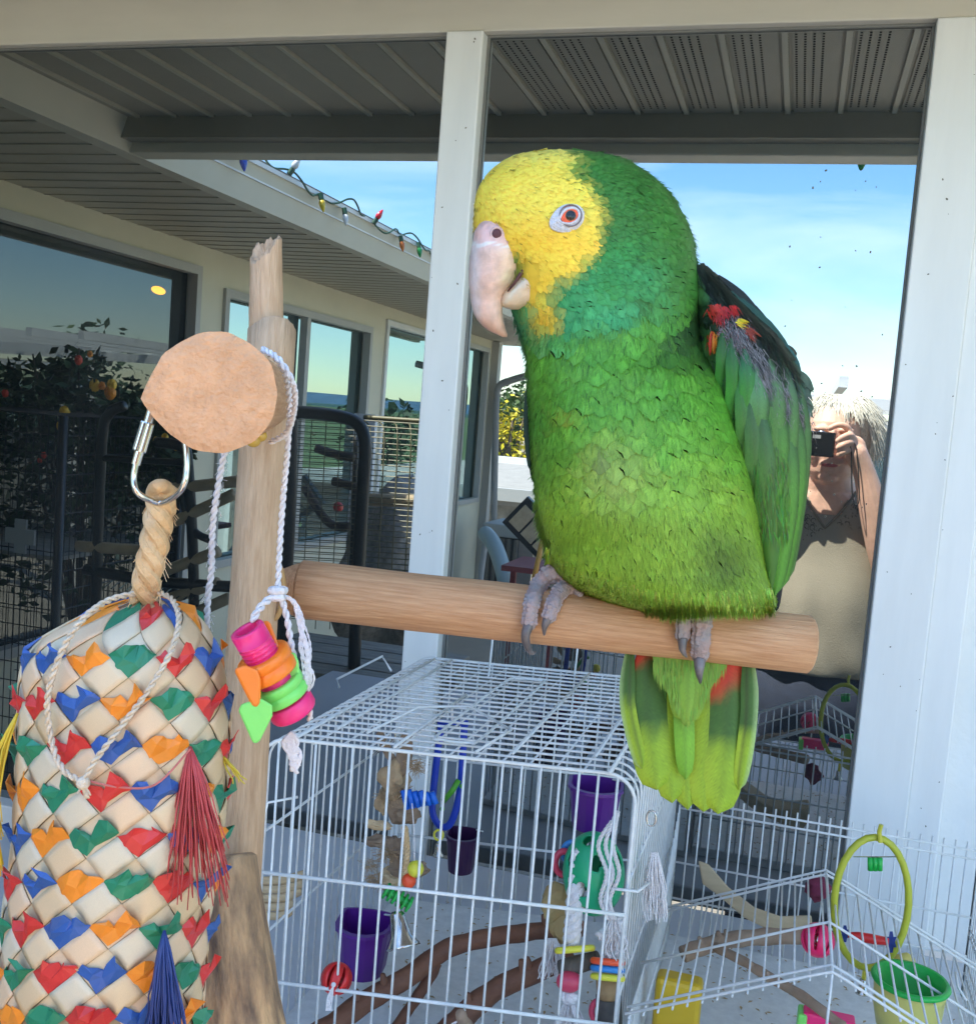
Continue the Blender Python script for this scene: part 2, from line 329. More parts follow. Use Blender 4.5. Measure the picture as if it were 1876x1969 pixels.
def feather_mat(name, rough=.5, freq=70, amt=.35, sheen=.2):
    m = mat(name, (1, 1, 1), rough, vc=True, sheen=0, spec=.35); t = m.node_tree; b = t.nodes['Principled BSDF']; l = t.links.new
    a = N(t, 'ShaderNodeAttribute', attribute_name='barb'); sp = N(t, 'ShaderNodeSeparateXYZ'); l(a.outputs['Vector'], sp.inputs[0])
    ab = N(t, 'ShaderNodeMath', operation='ABSOLUTE'); l(sp.outputs['X'], ab.inputs[0])
    mm = N(t, 'ShaderNodeMath', operation='MULTIPLY_ADD'); mm.inputs[1].default_value = -.35; l(ab.outputs[0], mm.inputs[0]); l(sp.outputs['Y'], mm.inputs[2])
    cb = N(t, 'ShaderNodeCombineXYZ'); l(mm.outputs[0], cb.inputs['X']); sc2 = N(t, 'ShaderNodeMath', operation='MULTIPLY'); sc2.inputs[1].default_value = .04; l(sp.outputs['X'], sc2.inputs[0]); l(sc2.outputs[0], cb.inputs['Y'])
    geo = N(t, 'ShaderNodeTexCoord'); n0 = N(t, 'ShaderNodeTexNoise'); n0.inputs['Scale'].default_value = 55; l(geo.outputs['Object'], n0.inputs['Vector'])
    nn = N(t, 'ShaderNodeTexNoise'); nn.inputs['Scale'].default_value = freq; nn.inputs['Detail'].default_value = 3; l(cb.outputs[0], nn.inputs['Vector'])
    r = N(t, 'ShaderNodeMapRange'); r.inputs[1].default_value = .35; r.inputs[2].default_value = .65; r.inputs[3].default_value = 1-amt; r.inputs[4].default_value = 1+amt*.5; l(nn.outputs['Fac'], r.inputs[0])
    r0 = N(t, 'ShaderNodeMapRange'); r0.inputs[1].default_value = .3; r0.inputs[2].default_value = .7; r0.inputs[3].default_value = .93; r0.inputs[4].default_value = 1.1; l(n0.outputs['Fac'], r0.inputs[0])
    m2 = N(t, 'ShaderNodeMath', operation='MULTIPLY'); l(r.outputs[0], m2.inputs[0]); l(r0.outputs[0], m2.inputs[1])
    mx2 = N(t, 'ShaderNodeMix', data_type='RGBA', blend_type='MULTIPLY'); mx2.inputs['Factor'].default_value = 1
    vc = [n for n in t.nodes if n.bl_idname == 'ShaderNodeVertexColor'][0]
    l(vc.outputs['Color'], mx2.inputs['A']); l(m2.outputs[0], mx2.inputs['B']); l(mx2.outputs['Result'], b.inputs['Base Color'])
    bp = N(t, 'ShaderNodeBump'); bp.inputs['Strength'].default_value = .35; bp.inputs['Distance'].default_value = .0006; l(nn.outputs['Fac'], bp.inputs['Height']); l(bp.outputs[0], b.inputs['Normal'])
    return m
M_fea = feather_mat('plumage_green', amt=.24); M_flight = feather_mat('flight_feather_vane', .5, 120, .30)
par = thing('parrot', 'green amazon parrot with yellow forehead perched on the wooden dowel, tail hanging down', 'parrot', Q(1200, 1180, 0))
# silhouette table of the body and head: (v, left, right, depth centre, depth radius) in photo units
BT = [(287,1052,1100,38,10),(291,1020,1140,38,52),(298,990,1178,38,85),(312,962,1214,38,112),(335,936,1250,38,136),(370,917,1288,38,155),(410,912,1312,38,166),(450,912,1330,36,170),
      (490,935,1337,34,168),(530,958,1344,32,162),(565,975,1348,30,154),(600,984,1346,26,146),(640,1000,1348,20,148),(680,1010,1362,14,158),(720,1014,1392,14,176),(800,1020,1420,16,192),
      (900,1026,1446,20,198),(980,1034,1458,24,196),(1050,1054,1466,26,180),(1090,1066,1470,26,170),(1125,1100,1478,26,160),(1150,1148,1484,24,148),(1168,1202,1482,22,134),(1181,1262,1468,20,118)]
def bsec(v):
    xl, xr, zc, rz = interp(BT, v); return (xl+xr)/2, (xr-xl)/2, zc, max(rz, 4)
def zfront(u, v):
    cx, rx, zc, rz = bsec(v); q = 1-((u-cx)/rx)**2
    return zc+rz*(math.sqrt(q) if q > 0 else -min(.5, -q*2))
def sst(a, b, x): t = max(0, min(1, (x-a)/(b-a))); return t*t*(3-2*t)
def mixc(a, b, t): return tuple(a[i]+(b[i]-a[i])*t for i in range(3))
def nz2(u, v, s=40, k=0): return noise.noise(Vector((u/s, v/s, k)))
YEL = (1.0, .70, .07); YEO = (1.0, .54, .03); NAP = (.05, .20, .028); TUR = (.05, .36, .13); GRN = (.11, .34, .028); BEL = (.28, .45, .035); OLI = (.17, .27, .02); DRK = (.014, .03, .014)
YP = [(895,270),(1040,272),(1098,292),(1108,318),(1082,345),(1108,352),(1128,375),(1150,415),(1146,470),(1130,500),(1110,520),(1072,545),(1062,590),(1070,628),(1035,650),(1010,610),(1000,500),(895,460)]
def inpoly(u, v, p):
    r = False; d = 1e9
    for i in range(len(p)):
        x1, y1 = p[i-1]; x2, y2 = p[i]
        if (y1 > v) != (y2 > v) and u < (x2-x1)*(v-y1)/(y2-y1)+x1: r = not r
        dx, dy = x2-x1, y2-y1; t = max(0, min(1, ((u-x1)*dx+(v-y1)*dy)/(dx*dx+dy*dy))); d = min(d, math.hypot(u-x1-t*dx, v-y1-t*dy))
    return d if r else -d
def bcol(u, v):
    n1 = nz2(u, v, 60); n2 = nz2(u, v, 22, 3); n3 = nz2(u, v, 130, 7)
    g = mixc(NAP, GRN, sst(560, 700, v+n1*40))
    # throat collar in turquoise green, running from the chin up to the cheek
    tq = sst(90, 30, abs((v-(600-(u-1000)*.16))+n1*20))*sst(1300, 1180, u)*sst(955, 1000, u)
    g = mixc(g, TUR, tq*.9)
    ch = sst(1110, 1160, u)*sst(1260, 1190, u)*sst(440, 490, v)*sst(600, 560, v); g = mixc(g, (.035, .27, .05), ch*.7)
    g = mixc(g, (.12, .30, .02), .35*sst(-.1, .5, n3)*sst(650, 720, v))
    bt = sst(780, 1000, v+n1*60); g = mixc(g, BEL, bt*.8)
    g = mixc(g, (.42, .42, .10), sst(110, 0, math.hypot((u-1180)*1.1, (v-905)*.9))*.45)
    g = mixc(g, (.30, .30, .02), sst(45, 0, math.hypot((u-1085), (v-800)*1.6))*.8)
    g = mixc(g, (.12, .09, .07), sst(14, 0, abs(u-1160))*sst(40, 0, abs(v-880))*.75)
    g = mixc(g, (.07, .12, .01), sst(95, 0, math.hypot(u-1385, (v-1075)*.9))*.8)
    # dark upper back and the rim under the cheek feathers
    dk_ = sst(0, 40, (u-1290)-(v-610)*-.9+n1*20)*sst(530, 570, v+(u-1290)*.2)*sst(760, 640, v); g = mixc(g, DRK, dk_*.8)
    d = inpoly(u+n1*16+n2*8, v+n2*10, YP)
    if d > -21:
        y = mixc(YEL, YEO, sst(55, 0, abs(v-(455+(u-1000)*.1)))*.55+sst(500, 560, v)*.3)
        y = mixc(y, (.86, .72, .16), sst(340, 300, v)*.5)
        y = mixc(y, (.50, .36, .03), sst(560, 640, v)*.75)
        g = mixc(g, y, sst(-20, 22, d))
    return g
skin = MB(); rows = []; v = 287.0
while v < 1181: rows.append(v); v += 6 if v < 340 or v > 1120 else 14
rows.append(1180.5); NT = 56; vs = []; cs = []; fs = []
for v in rows:
    cx, rx, zc, rz = bsec(v)
    for k in range(NT):
        a = 2*math.pi*k/NT; u = cx+rx*.985*math.cos(a); z = zc+rz*.985*math.sin(a)
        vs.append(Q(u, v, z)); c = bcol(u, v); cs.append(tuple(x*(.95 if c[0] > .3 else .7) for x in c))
for j in range(len(rows)-1):
    for k in range(NT): fs.append((j*NT+k, (j+1)*NT+k, (j+1)*NT+(k+1) % NT, j*NT+(k+1) % NT))
fs.append(tuple(range(NT))); fs.append(tuple((len(rows)-1)*NT+k for k in range(NT))[::-1])
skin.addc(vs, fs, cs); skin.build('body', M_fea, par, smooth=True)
def pcl_(u): return 1135+(u-565)*(1242-1135)/(1560-565)
def bodyflow(u, v):
    hd = sst(640, 560, v+(u-1150)*.12)
    a = Vector((u-915, (v-420)*.8+75)); a.normalize()
    if u > 1180: a = (a+Vector((0, .9))*sst(1180, 1300, u)).normalized()
    if 940 < u < 1110 and v > 480: a = (a+Vector((.0, .8))*sst(480, 560, v)).normalized()
    b = Vector(((u-1190)*.0019, 1)).normalized()
    c = (a*hd+b*(1-hd)); return c.normalized()
def add_feather(fm, u, v, d, ln, wd, col, lift=7, tipdark=.72, nl=6, na=4, rag=.12, curve=.10, base_lift=-1.5, zf=zfront, seed=0):
    p = Vector((-d.y, d.x)); b = len(fm.v); rnd = random.Random(seed)
    for j in range(nl+1):
        t = j/nl; wprof = math.sin(min(1, (t*.85+.18))*math.pi)**.55 if t < 1 else .0
        wprof = (min(1, .45+t*1.4))*(math.sqrt(max(0, 1-((t-.55)/.47)**2)) if t > .55 else 1)
        for i in range(na+1):
            a = -1+2*i/na
            tt = t-(.10*a*a*t)+(rnd.uniform(-rag, rag)*.5 if j == nl else 0)
            uu = u+d.x*ln*tt+p.x*a*wd*wprof; vv = v+d.y*ln*tt+p.y*a*wd*wprof
            if zf is zfront: cx_, rx_, _a, _b = bsec(vv); uu = cx_+max(-1.005, min(1.005, (uu-cx_)/rx_))*rx_
            z = zf(uu, vv)+base_lift+(lift-base_lift)*t-a*a*wd*curve*wprof
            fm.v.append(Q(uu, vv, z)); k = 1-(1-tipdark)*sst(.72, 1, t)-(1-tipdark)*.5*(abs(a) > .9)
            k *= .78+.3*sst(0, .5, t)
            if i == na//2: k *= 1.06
            fm.c.append(tuple(x*k for x in col)); fm.uv.append((a+u*.37, t+v*.13))
    for j in range(nl):
        for i in range(na): q = b+j*(na+1)+i; fm.f.append((q, q+na+1, q+na+2, q+1))
fm = FM(); rnd = random.Random(5); v = 1140.0; ix = 0
def vbot(u): return (1092+(u-1050)*.75 if u < 1110 else 1137+(u-1110)*.26 if u < 1290 else 1182-(u-1290)*.05)
while v > 302:
    head = v < 625
    cx, rx, zc, rz = bsec(v); per = math.pi*math.sqrt((rx*rx+rz*rz)/2)
    if v > 960: step = 15; ln0, wd0 = 62, 15
    elif v > 640: step = 21; ln0, wd0 = 66, 29
    elif v > 560: step = 12; ln0, wd0 = 36, 15
    else: step = 8; ln0, wd0 = 21, 8
    n = int(per/(wd0*1.05)); off = rnd.random()
    for k in range(n+1):
        a = -.18+(math.pi+.36)*(k+off+rnd.uniform(-.25, .25))/n
        u = cx+rx*math.cos(a)*.985; vv = v+rnd.uniform(-step, step)*.6
        if (vv < 640 and u < 972 and vv > 425) : continue
        if u < 1036 and 497 < vv < 588 and math.sin(a) > 0: continue
        if math.hypot((u-1093)/31, (vv-418)/24) < 1: continue
        if math.sin(a) < -.05 and rnd.random() < .5: continue
        ln, wd = ln0, wd0
        if vv+ln*.8 > vbot(u)+12: ln = max(16, vbot(u)+12-vv); wd = min(wd, 12)
        if head and u > 1190: s = sst(1190, 1290, u); ln += 20*s; wd += 9*s; 
        if head and u > 1200 and rnd.random() < .45: continue
        c = bcol(u+rnd.uniform(-6, 6), vv+rnd.uniform(-6, 6)+ln*.3); br = rnd.uniform(.86, 1.12); hu = rnd.uniform(-.08, .12)
        c = (c[0]*br*(1+hu), c[1]*br, c[2]*br)
        d = bodyflow(u, vv); an = rnd.gauss(0, .13); d = Vector((d.x*math.cos(an)-d.y*math.sin(an), d.x*math.sin(an)+d.y*math.cos(an)))
        lf = rnd.uniform(2.8, 5) if ln > 40 else rnd.uniform(1.5, 3.2)
        if c[0] > .4 and head: lf = .7; c = tuple(min(1, x/br*(1.0+.05*rnd.random())) for x in c)
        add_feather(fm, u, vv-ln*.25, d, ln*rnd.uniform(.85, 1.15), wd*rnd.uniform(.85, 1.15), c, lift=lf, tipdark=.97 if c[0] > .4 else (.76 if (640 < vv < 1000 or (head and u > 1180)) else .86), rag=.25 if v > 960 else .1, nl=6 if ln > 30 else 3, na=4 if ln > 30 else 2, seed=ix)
        ix += 1
    v -= step
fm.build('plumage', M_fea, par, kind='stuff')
# loose barbs that soften every feather edge
hb = FM()
def add_barb(fmx, u, v, d, ln, w, c, z0, z1, zf=zfront):
    p = Vector((-d.y, d.x)); b = len(fmx.v)
    m = (u+d.x*ln*.55+p.x*w*.8, v+d.y*ln*.55+p.y*w*.8); e = (u+d.x*ln, v+d.y*ln)
    for (x, y), zz in (((u-p.x*w, v-p.y*w), z0), ((u+p.x*w, v+p.y*w), z0), (m, (z0+z1)/2), (e, z1)):
        fmx.v.append(Q(x, y, zf(x, y)+zz)); fmx.c.append(c); fmx.uv.append((u, v))
    fmx.f += [(b, b+1, b+2), (b, b+2, b+3)]
for i in range(22000):
    v = rnd.uniform(290, 1178) if i % 3 else rnd.uniform(980, 1178); cx, rx, zc, rz = bsec(v); a = rnd.uniform(-.12, math.pi+.12); u = cx+rx*math.cos(a)
    if (v < 640 and u < 985 and v > 440) or math.hypot((u-1093)/29, (v-418)/23) < 1: continue
    c = bcol(u, v); s = rnd.uniform(.80, 1.15) if rnd.random() < .93 else rnd.uniform(.3, .5); c = tuple(x*s for x in c); d = bodyflow(u, v); an = rnd.gauss(0, .22); d = Vector((d.x*math.cos(an)-d.y*math.sin(an), d.x*math.sin(an)+d.y*math.cos(an)))
    ln = 10 if v < 600 else (15 if v < 960 else 22)
    if c[0] > .4: ln = 9; c = tuple(x/s*rnd.uniform(.9, 1.05) for x in c)
    if v < 640 and u > 1200: ln = 14
    if c[0] > .4 and s < .6: continue
    if v < 600 and (i % 2): continue
    if v+ln*1.2 > vbot(u)+16: continue
    add_barb(hb, u, v, d, ln*rnd.uniform(.6, 1.3), rnd.uniform(.5, 1.0), c, 1.5 if c[0] > .4 else 2.5, rnd.uniform(1.8, 3) if c[0] > .4 else rnd.uniform(3.5, 6.5))
for i in range(2600):
    a = rnd.random(); u = lerp(1050, 1486, a); vb = 9*noise.noise(Vector((u/34, 3, 8)))+interp([(1040,1085),(1066,1108),(1105,1135),(1160,1150),(1240,1168),(1300,1180),(1400,1178),(1490,1170)], u)[0] if False else 8+(1092+(u-1050)*.75 if u < 1110 else 1137+(u-1110)*.26 if u < 1290 else 1182-(u-1290)*.05)
    v = vb-rnd.uniform(6, 50); c = mixc((.22,.42,.05), (.42,.52,.07), rnd.random()); c = tuple(x*rnd.uniform(.75, 1.3) for x in c)
    add_barb(hb, u, v, Vector((rnd.gauss((u-1250)*.0006, .16), 1)).normalized(), min(rnd.uniform(18, 46), vb-v+rnd.uniform(0, 14)), rnd.uniform(.6, 1.3), c, 3, rnd.uniform(4, 8), lambda x, y: zfront(min(max(x, 1060), 1470), min(y, 1176)))
hb.build('feather_barbs', M_fea, par, kind='stuff')
# ---- long feathers built one by one
def long_feather(name, pts, w, colfn, mt=None, na=6, tip=.35, cup=.18, label=None, parent=None, shaft=True):
    """pts (u, v, z) root to tip, w half width; colfn(t, a) -> colour"""
    sp = smoothpath([Vector(p) for p in pts], 7); n = len(sp)-1; f = FM(); rr = random.Random(int(pts[0][0]*7+pts[-1][1]))
    notch = [rr.uniform(.3, .95) for _ in range(2)]
    for j, p in enumerate(sp):
        t = j/n; tn = (sp[min(j+1, n)]-sp[max(j-1, 0)]); tn = Vector((tn.x, tn.y)).normalized(); pr = Vector((-tn.y, tn.x))
        wp = min(1, .25+t*2.2)*(math.sqrt(max(0, 1-((t-(1-tip))/tip)**2)) if t > 1-tip else 1)
        for i in range(na+1):
            a = -1+2*i/na; ww = w*wp*(1+rr.uniform(-.02, .02)*(abs(a) > .9))
            f.v.append(Q(p.x+pr.x*a*ww, p.y+pr.y*a*ww, p.z-a*a*w*cup+(1.3 if i == na//2 and shaft else 0)))
            c = colfn(t, a); k = .84 if i == na//2 and shaft else (1 if abs(a) < .9 else .93); f.c.append(tuple(x*k for x in c)); f.uv.append((a, t*3))
    for j in range(n):
        for i in range(na): q = j*(na+1)+i; f.f.append((q, q+na+1, q+na+2, q+1))
    o = f.build(name, mt or M_flight, parent or par)
    if label: o['label'] = label
    return o
# tail
YG = (.36, .47, .03); DG_ = (.05, .13, .02); RED = (.60, .045, .02); LG = (.42, .55, .16)
def tailcol(red=False, outer=0, dark=(.14, .66), gre=(.12, .34, .03)):
    def fn(t, a):
        n = noise.noise(Vector((t*9, a*2, outer*3)))*.04
        c = mixc(YG, (.26, .40, .02), .5+.5*math.sin(a*2+t*3))
        c = mixc(c, DG_, sst(dark[1]+.05, dark[1]-.05, t+n))
        if red and t < .45: c = mixc(c, RED, sst(.40, .28, t+n+(.16 if red > 0 else 0)-a*(.10 if red > 0 else .06)))
        if outer: c = mixc(c, (.36, .52, .22), sst(.35, 1, a*outer)*.85); c = mixc(c, (.03, .02, .01), sst(.16, .0, abs(a*outer+.35))*.5)
        return c
    return fn
TAILS = [(((1300,1225,-42),(1306,1350,-40),(1322,1558,-34)), 28, tailcol(dark=(.1,.35))),
         (((1266,1225,-38),(1272,1370,-34),(1292,1545,-28)), 30, tailcol(dark=(.1,.3))),
         (((1352,1225,-38),(1362,1390,-34),(1352,1562,-28)), 32, tailcol(dark=(.1,.36))),
         (((1250,1225,-34),(1244,1360,-28),(1262,1520,-22)), 38, tailcol(1, dark=(.14,.64))),
         (((1398,1225,-34),(1398,1385,-28),(1380,1566,-22)), 42, tailcol(-1, dark=(.14,.62))),
         (((1214,1225,-28),(1206,1350,-22),(1234,1480,-24)), 15, tailcol(dark=(.1,.50), outer=1)),
         (((1436,1225,-28),(1440,1370,-22),(1420,1520,-24)), 17, tailcol(dark=(.1,.62), outer=-1)),
         (((1300,1225,-26),(1312,1330,-18),(1318,1500,-14)), 20, lambda t, a: mixc((.03,.22,.05), (.20,.42,.03), sst(.3,.8,t)))]
for pts, w_, fn in TAILS: long_feather('tail_feather', pts, w_, fn, tip=.28)
for k, (a0, a1, w_) in enumerate([((1268,1235),(1300,1345),20), ((1392,1235),(1340,1340),20), ((1300,1225),(1308,1385),24), ((1350,1225),(1330,1388),24), ((1325,1235),(1320,1398),22)]):
    long_feather('undertail_covert', ((*a0, -12+k), ((a0[0]+a1[0])/2, (a0[1]+a1[1])/2, -6+k*2), (*a1, -8+k*2)), w_, lambda t, a: (.15+.08*t, .36, .035), M_fea, tip=.6)
tfm = FM()
for i in range(1300):
    if 1: u = rnd.uniform(1255, 1400); v = rnd.uniform(1235, 1390-abs(u-1322)*1.6) if abs(u-1322) < 80 else 1240; c = (rnd.uniform(.12, .26), rnd.uniform(.30, .42), .04)
    else:
        t_ = rnd.random(); u = 1322+rnd.uniform(-1, 1)*110; v = rnd.uniform(1290, 1520); c = tuple(x*rnd.uniform(.7, 1.15) for x in ((.10,.17,.03) if v < 1375 and abs(u-1322) > 35 else (.40,.48,.05)))
    add_barb(tfm, u, v, Vector(((u-1322)*-.0012+rnd.gauss(0, .06), 1)).normalized(), rnd.uniform(14, 34), rnd.uniform(.4, .9), c, 0, 1, lambda x, y: 0)
tfm.build('tail_barbs', M_fea, par, kind='stuff')
# near wing: a padded shoulder with long coverts and flight feathers over it
WT = [(508,1326,1352,0,40),(530,1330,1376,4,60),(560,1338,1402,8,80),(600,1348,1440,10,95),(640,1356,1480,10,105),(690,1366,1515,8,112),(740,1376,1534,4,115),(790,1390,1540,0,112),(900,1420,1538,-6,100),(1000,1440,1526,-12,80),(1080,1458,1508,-16,55),(1140,1472,1494,-18,26)]
def wsec(v):
    xl, xr, zc, rz = interp(WT, v); return (xl+xr)/2, (xr-xl)/2, zc+14, rz*.82
def zwing(u, v):
    cx, rx, zc, rz = wsec(max(508, min(1140, v))); rx *= 1.25; q = 1-((u-cx)/rx)**2
    return zc+rz*(math.sqrt(q) if q > 0 else -min(.6, -q))
def wcol(u, v):
    n1 = nz2(u, v, 45, 4); g = mixc((.06, .17, .04), (.09, .24, .035), sst(780, 1000, v))
    g = mixc(g, (.035, .15, .05), .6*sst(-.1, .4, n1)*sst(900, 700, v))
    g = mixc(g, (.02, .026, .02), sst(760, 640, v+n1*50)*sst(1380, 1420, u+(v-560)*.0))
    g = mixc(g, DRK, sst(640, 590, v)*sst(1330, 1350, u))
    g = mixc(g, (.10, .09, .075), sst(26, 6, abs((u-1450)-(v-700)*.62))*sst(600, 640, v)*sst(850, 780, v)*.9)
    g = mixc(g, (.02, .07, .055), sst(1500, 1525, u)*sst(820, 780, v)*.8)
    return g
wk = MB(); vs = []; cs = []; fs = []; wr = list(range(508, 1141, 16))
for v in wr:
    cx, rx, zc, rz = wsec(v)
    for k in range(32): a = 2*math.pi*k/32; u = cx+rx*math.cos(a); vs.append(Q(u, v, zc+rz*math.sin(a))); cs.append(tuple(x*.7 for x in wcol(u, v)))
for j in range(len(wr)-1):
    for k in range(32): fs.append((j*32+k, (j+1)*32+k, (j+1)*32+(k+1) % 32, j*32+(k+1) % 32))
fs.append(tuple(range(32))); wk.addc(vs, fs, cs); wob = wk.build('wing', M_fea, par, smooth=True)
wf = FM(); v = 760.0
while v > 505:
    cx, rx, zc, rz = wsec(v); small = v < 640
    n = int((rx*2.6)/(13 if small else 19)) + 1
    for k in range(n+1):
        a = -.1+(math.pi+.2)*(k+rnd.random()*.6)/n; u = cx+rx*math.cos(a); c = wcol(u, v+10); s = rnd.uniform(.6, 1.3); c = tuple(x*s for x in c)
        d = Vector((.55 if v < 700 else .3, 1)).normalized(); an = rnd.gauss(0, .2); d = Vector((d.x*math.cos(an)-d.y*math.sin(an), d.x*math.sin(an)+d.y*math.cos(an)))
        add_feather(wf, u, v, d, rnd.uniform(34, 55), rnd.uniform(9, 15), c, lift=rnd.uniform(5, 9), tipdark=.6, zf=zwing, seed=int(u*3+v), rag=.3)
    v -= 12 if small else 16
for i in range(1500):
    t = rnd.random(); u = 1400+t*150+rnd.gauss(0, 12); v = 625+t*190+rnd.gauss(0, 12); g = rnd.uniform(.05, .3)
    if rnd.random() < .5: add_barb(wf, u, v, Vector((rnd.gauss(.5, .4), 1)).normalized(), rnd.uniform(14, 34), rnd.uniform(.4, .8), (g, g*.9, g*.85), 9, rnd.uniform(12, 22), zwing)
for i in range(1300):
    v = rnd.uniform(505, 720); cx, rx, zc, rz = wsec(v); u = cx+rx*math.cos(rnd.uniform(-.1, 1.9)); g = rnd.uniform(.008, .03)
    add_barb(wf, u, v, Vector((rnd.gauss(.62, .2), 1)).normalized(), rnd.uniform(20, 44), rnd.uniform(.5, 1.1), (g, g*1.5, g), 6, rnd.uniform(8, 16), zwing)
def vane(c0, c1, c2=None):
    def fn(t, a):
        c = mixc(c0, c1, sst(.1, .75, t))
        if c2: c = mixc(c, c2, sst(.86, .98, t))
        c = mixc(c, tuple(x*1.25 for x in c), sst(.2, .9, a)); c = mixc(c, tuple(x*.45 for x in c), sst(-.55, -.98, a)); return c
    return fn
gA = (.05, .12, .05); gB = (.09, .22, .04); gC = (.10, .29, .03)
WINGF = [ # root, mid, tip, half width
 ((1520,700),(1545,860),(1512,1120),15,gA,gB),((1508,740),(1534,900),(1500,1135),18,gA,gC),((1490,760),(1518,920),(1488,1148),19,gA,gC),
 ((1470,730),(1498,860),(1478,1110),20,gA,gC),((1455,760),(1474,900),(1455,1075),20,gA,gB),((1440,740),(1452,880),(1432,1062),20,gA,gB),
 ((1420,710),(1432,830),(1418,1000),18,(.04,.16,.04),gB),((1500,690),(1520,800),(1505,960),17,(.07,.14,.08),gB),((1478,690),(1492,790),(1480,930),20,(.09,.19,.09),gB),
 ((1452,700),(1458,790),(1440,920),21,(.10,.24,.12),gB),((1405,650),(1412,730),(1404,850),17,(.03,.12,.04),(.05,.24,.03)),((1430,670),(1438,740),(1424,850),17,(.03,.14,.06),(.05,.22,.03)),
 ((1388,640),(1390,700),(1380,780),14,(.03,.10,.03),(.04,.22,.03))]
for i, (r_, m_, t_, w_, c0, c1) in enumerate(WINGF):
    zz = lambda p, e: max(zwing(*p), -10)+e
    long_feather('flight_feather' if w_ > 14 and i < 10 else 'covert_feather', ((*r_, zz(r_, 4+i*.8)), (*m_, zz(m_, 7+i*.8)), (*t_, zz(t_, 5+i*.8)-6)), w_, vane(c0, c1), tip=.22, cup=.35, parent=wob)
for a0, a1, a2 in [((1500,980),(1500,1080),(1490,1178)),((1484,1000),(1488,1100),(1482,1172)),((1472,1010),(1472,1090),(1480,1160))]:
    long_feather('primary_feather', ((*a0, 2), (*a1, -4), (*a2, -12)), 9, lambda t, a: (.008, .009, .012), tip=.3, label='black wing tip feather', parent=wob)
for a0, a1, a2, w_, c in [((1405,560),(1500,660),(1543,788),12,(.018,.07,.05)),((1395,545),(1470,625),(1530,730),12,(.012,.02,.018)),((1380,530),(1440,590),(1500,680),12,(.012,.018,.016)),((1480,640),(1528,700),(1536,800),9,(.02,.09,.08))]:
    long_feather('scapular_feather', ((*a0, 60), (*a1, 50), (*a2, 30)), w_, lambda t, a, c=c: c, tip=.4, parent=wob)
bare = MB()
for (u, v, ru, rv, c) in [(1405,622,25,22,(.42,.22,.24)),(1398,640,20,20,(.36,.28,.36)),(1420,640,22,24,(.30,.16,.14)),(1435,665,16,20,(.22,.14,.12)),(1392,655,14,20,(.30,.26,.32))]:
    bare.ell(Q(u, v, zwing(u, v)-6), [RX*ru*SU, DN*rv*SU, FW*9*SU], 14, 8, c=c)
for i in range(500):
    a_ = rnd.uniform(0, 6.28); q_ = rnd.random()**.5; u = 1412+34*q_*math.cos(a_); v = 634+34*q_*math.sin(a_); g_ = rnd.choice([(.40,.22,.24),(.30,.24,.26),(.12,.09,.09),(.5,.36,.36),(.45,.04,.03)]); add_barb(wf, u, v, Vector((rnd.gauss(.3, .5), 1)).normalized(), rnd.uniform(8, 22), rnd.uniform(.5, 1.4), g_, 2, rnd.uniform(8, 16), zwing)
bare.build('bare_shoulder', mat('bare_skin', (.5, .3, .3), .55, 90, .35, .6, 160, vc=True), wob, smooth=True, label='pinkish bare patch on the shoulder')
for (u, v, du, dv, ln, w_, c) in [(1366,586,.5,1,26,7,RED),(1378,584,.4,1,26,7,(.7,.05,.03)),(1392,588,.3,1,22,5,(.6,.03,.03)),(1410,586,.5,1,24,5,(.6,.03,.03)),(1372,638,0,1,44,5,(.75,.25,.02)),(1367,636,-.05,1,48,5,(.65,.05,.02)),(1420,612,.9,.35,22,3.5,(.8,.6,.03)),(1440,630,.8,.6,30,4,(.35,.06,.03)),(1380,600,.2,1,24,6,(.5,.03,.03))]:
    d = Vector((du, dv)).normalized(); long_feather('red_feather' if c[1] < .3 else 'yellow_feather', ((u, v, zwing(u, v)+10), (u+d.x*ln*.5, v+d.y*ln*.5, zwing(u, v)+13), (u+d.x*ln, v+d.y*ln, zwing(u, v)+8)), w_*.6, lambda t, a, c=c: tuple(x*(1-.5*t) for x in c), tip=.7, parent=wob)
    for q_ in range(44): add_barb(wf, u+rnd.gauss(0, w_*.7), v+rnd.uniform(0, ln*.6), Vector((du+rnd.gauss(0, .3), dv)).normalized(), rnd.uniform(8, 20), rnd.uniform(.5, 1.1), tuple(x*rnd.uniform(.5, 1.1) for x in c), 12, rnd.uniform(12, 18), zwing)
for i in range(1600):
    v = rnd.uniform(640, 1040); cx, rx, zc, rz = wsec(v); u = cx+rx*math.cos(rnd.uniform(-.1, 3.2)); c = tuple(x*rnd.uniform(.35, 1.3) for x in wcol(u, v))
    add_barb(wf, u, v, Vector((rnd.gauss(.12, .14), 1)).normalized(), rnd.uniform(14, 34), rnd.uniform(.4, .9), c, 8, rnd.uniform(9, 13), zwing)
wf.build('wing_coverts', M_fea, wob, kind='stuff')
for a0, a1, a2 in [((1024,690),(1013,800),(1019,905)),((1030,720),(1020,830),(1026,930)),((1040,960),(1050,1030),(1062,1080))]:
    long_feather('far_wing_feather', ((*a0, 6), (*a1, 2), (*a2, 6)), 7, lambda t, a: (.012, .035, .015), tip=.4)
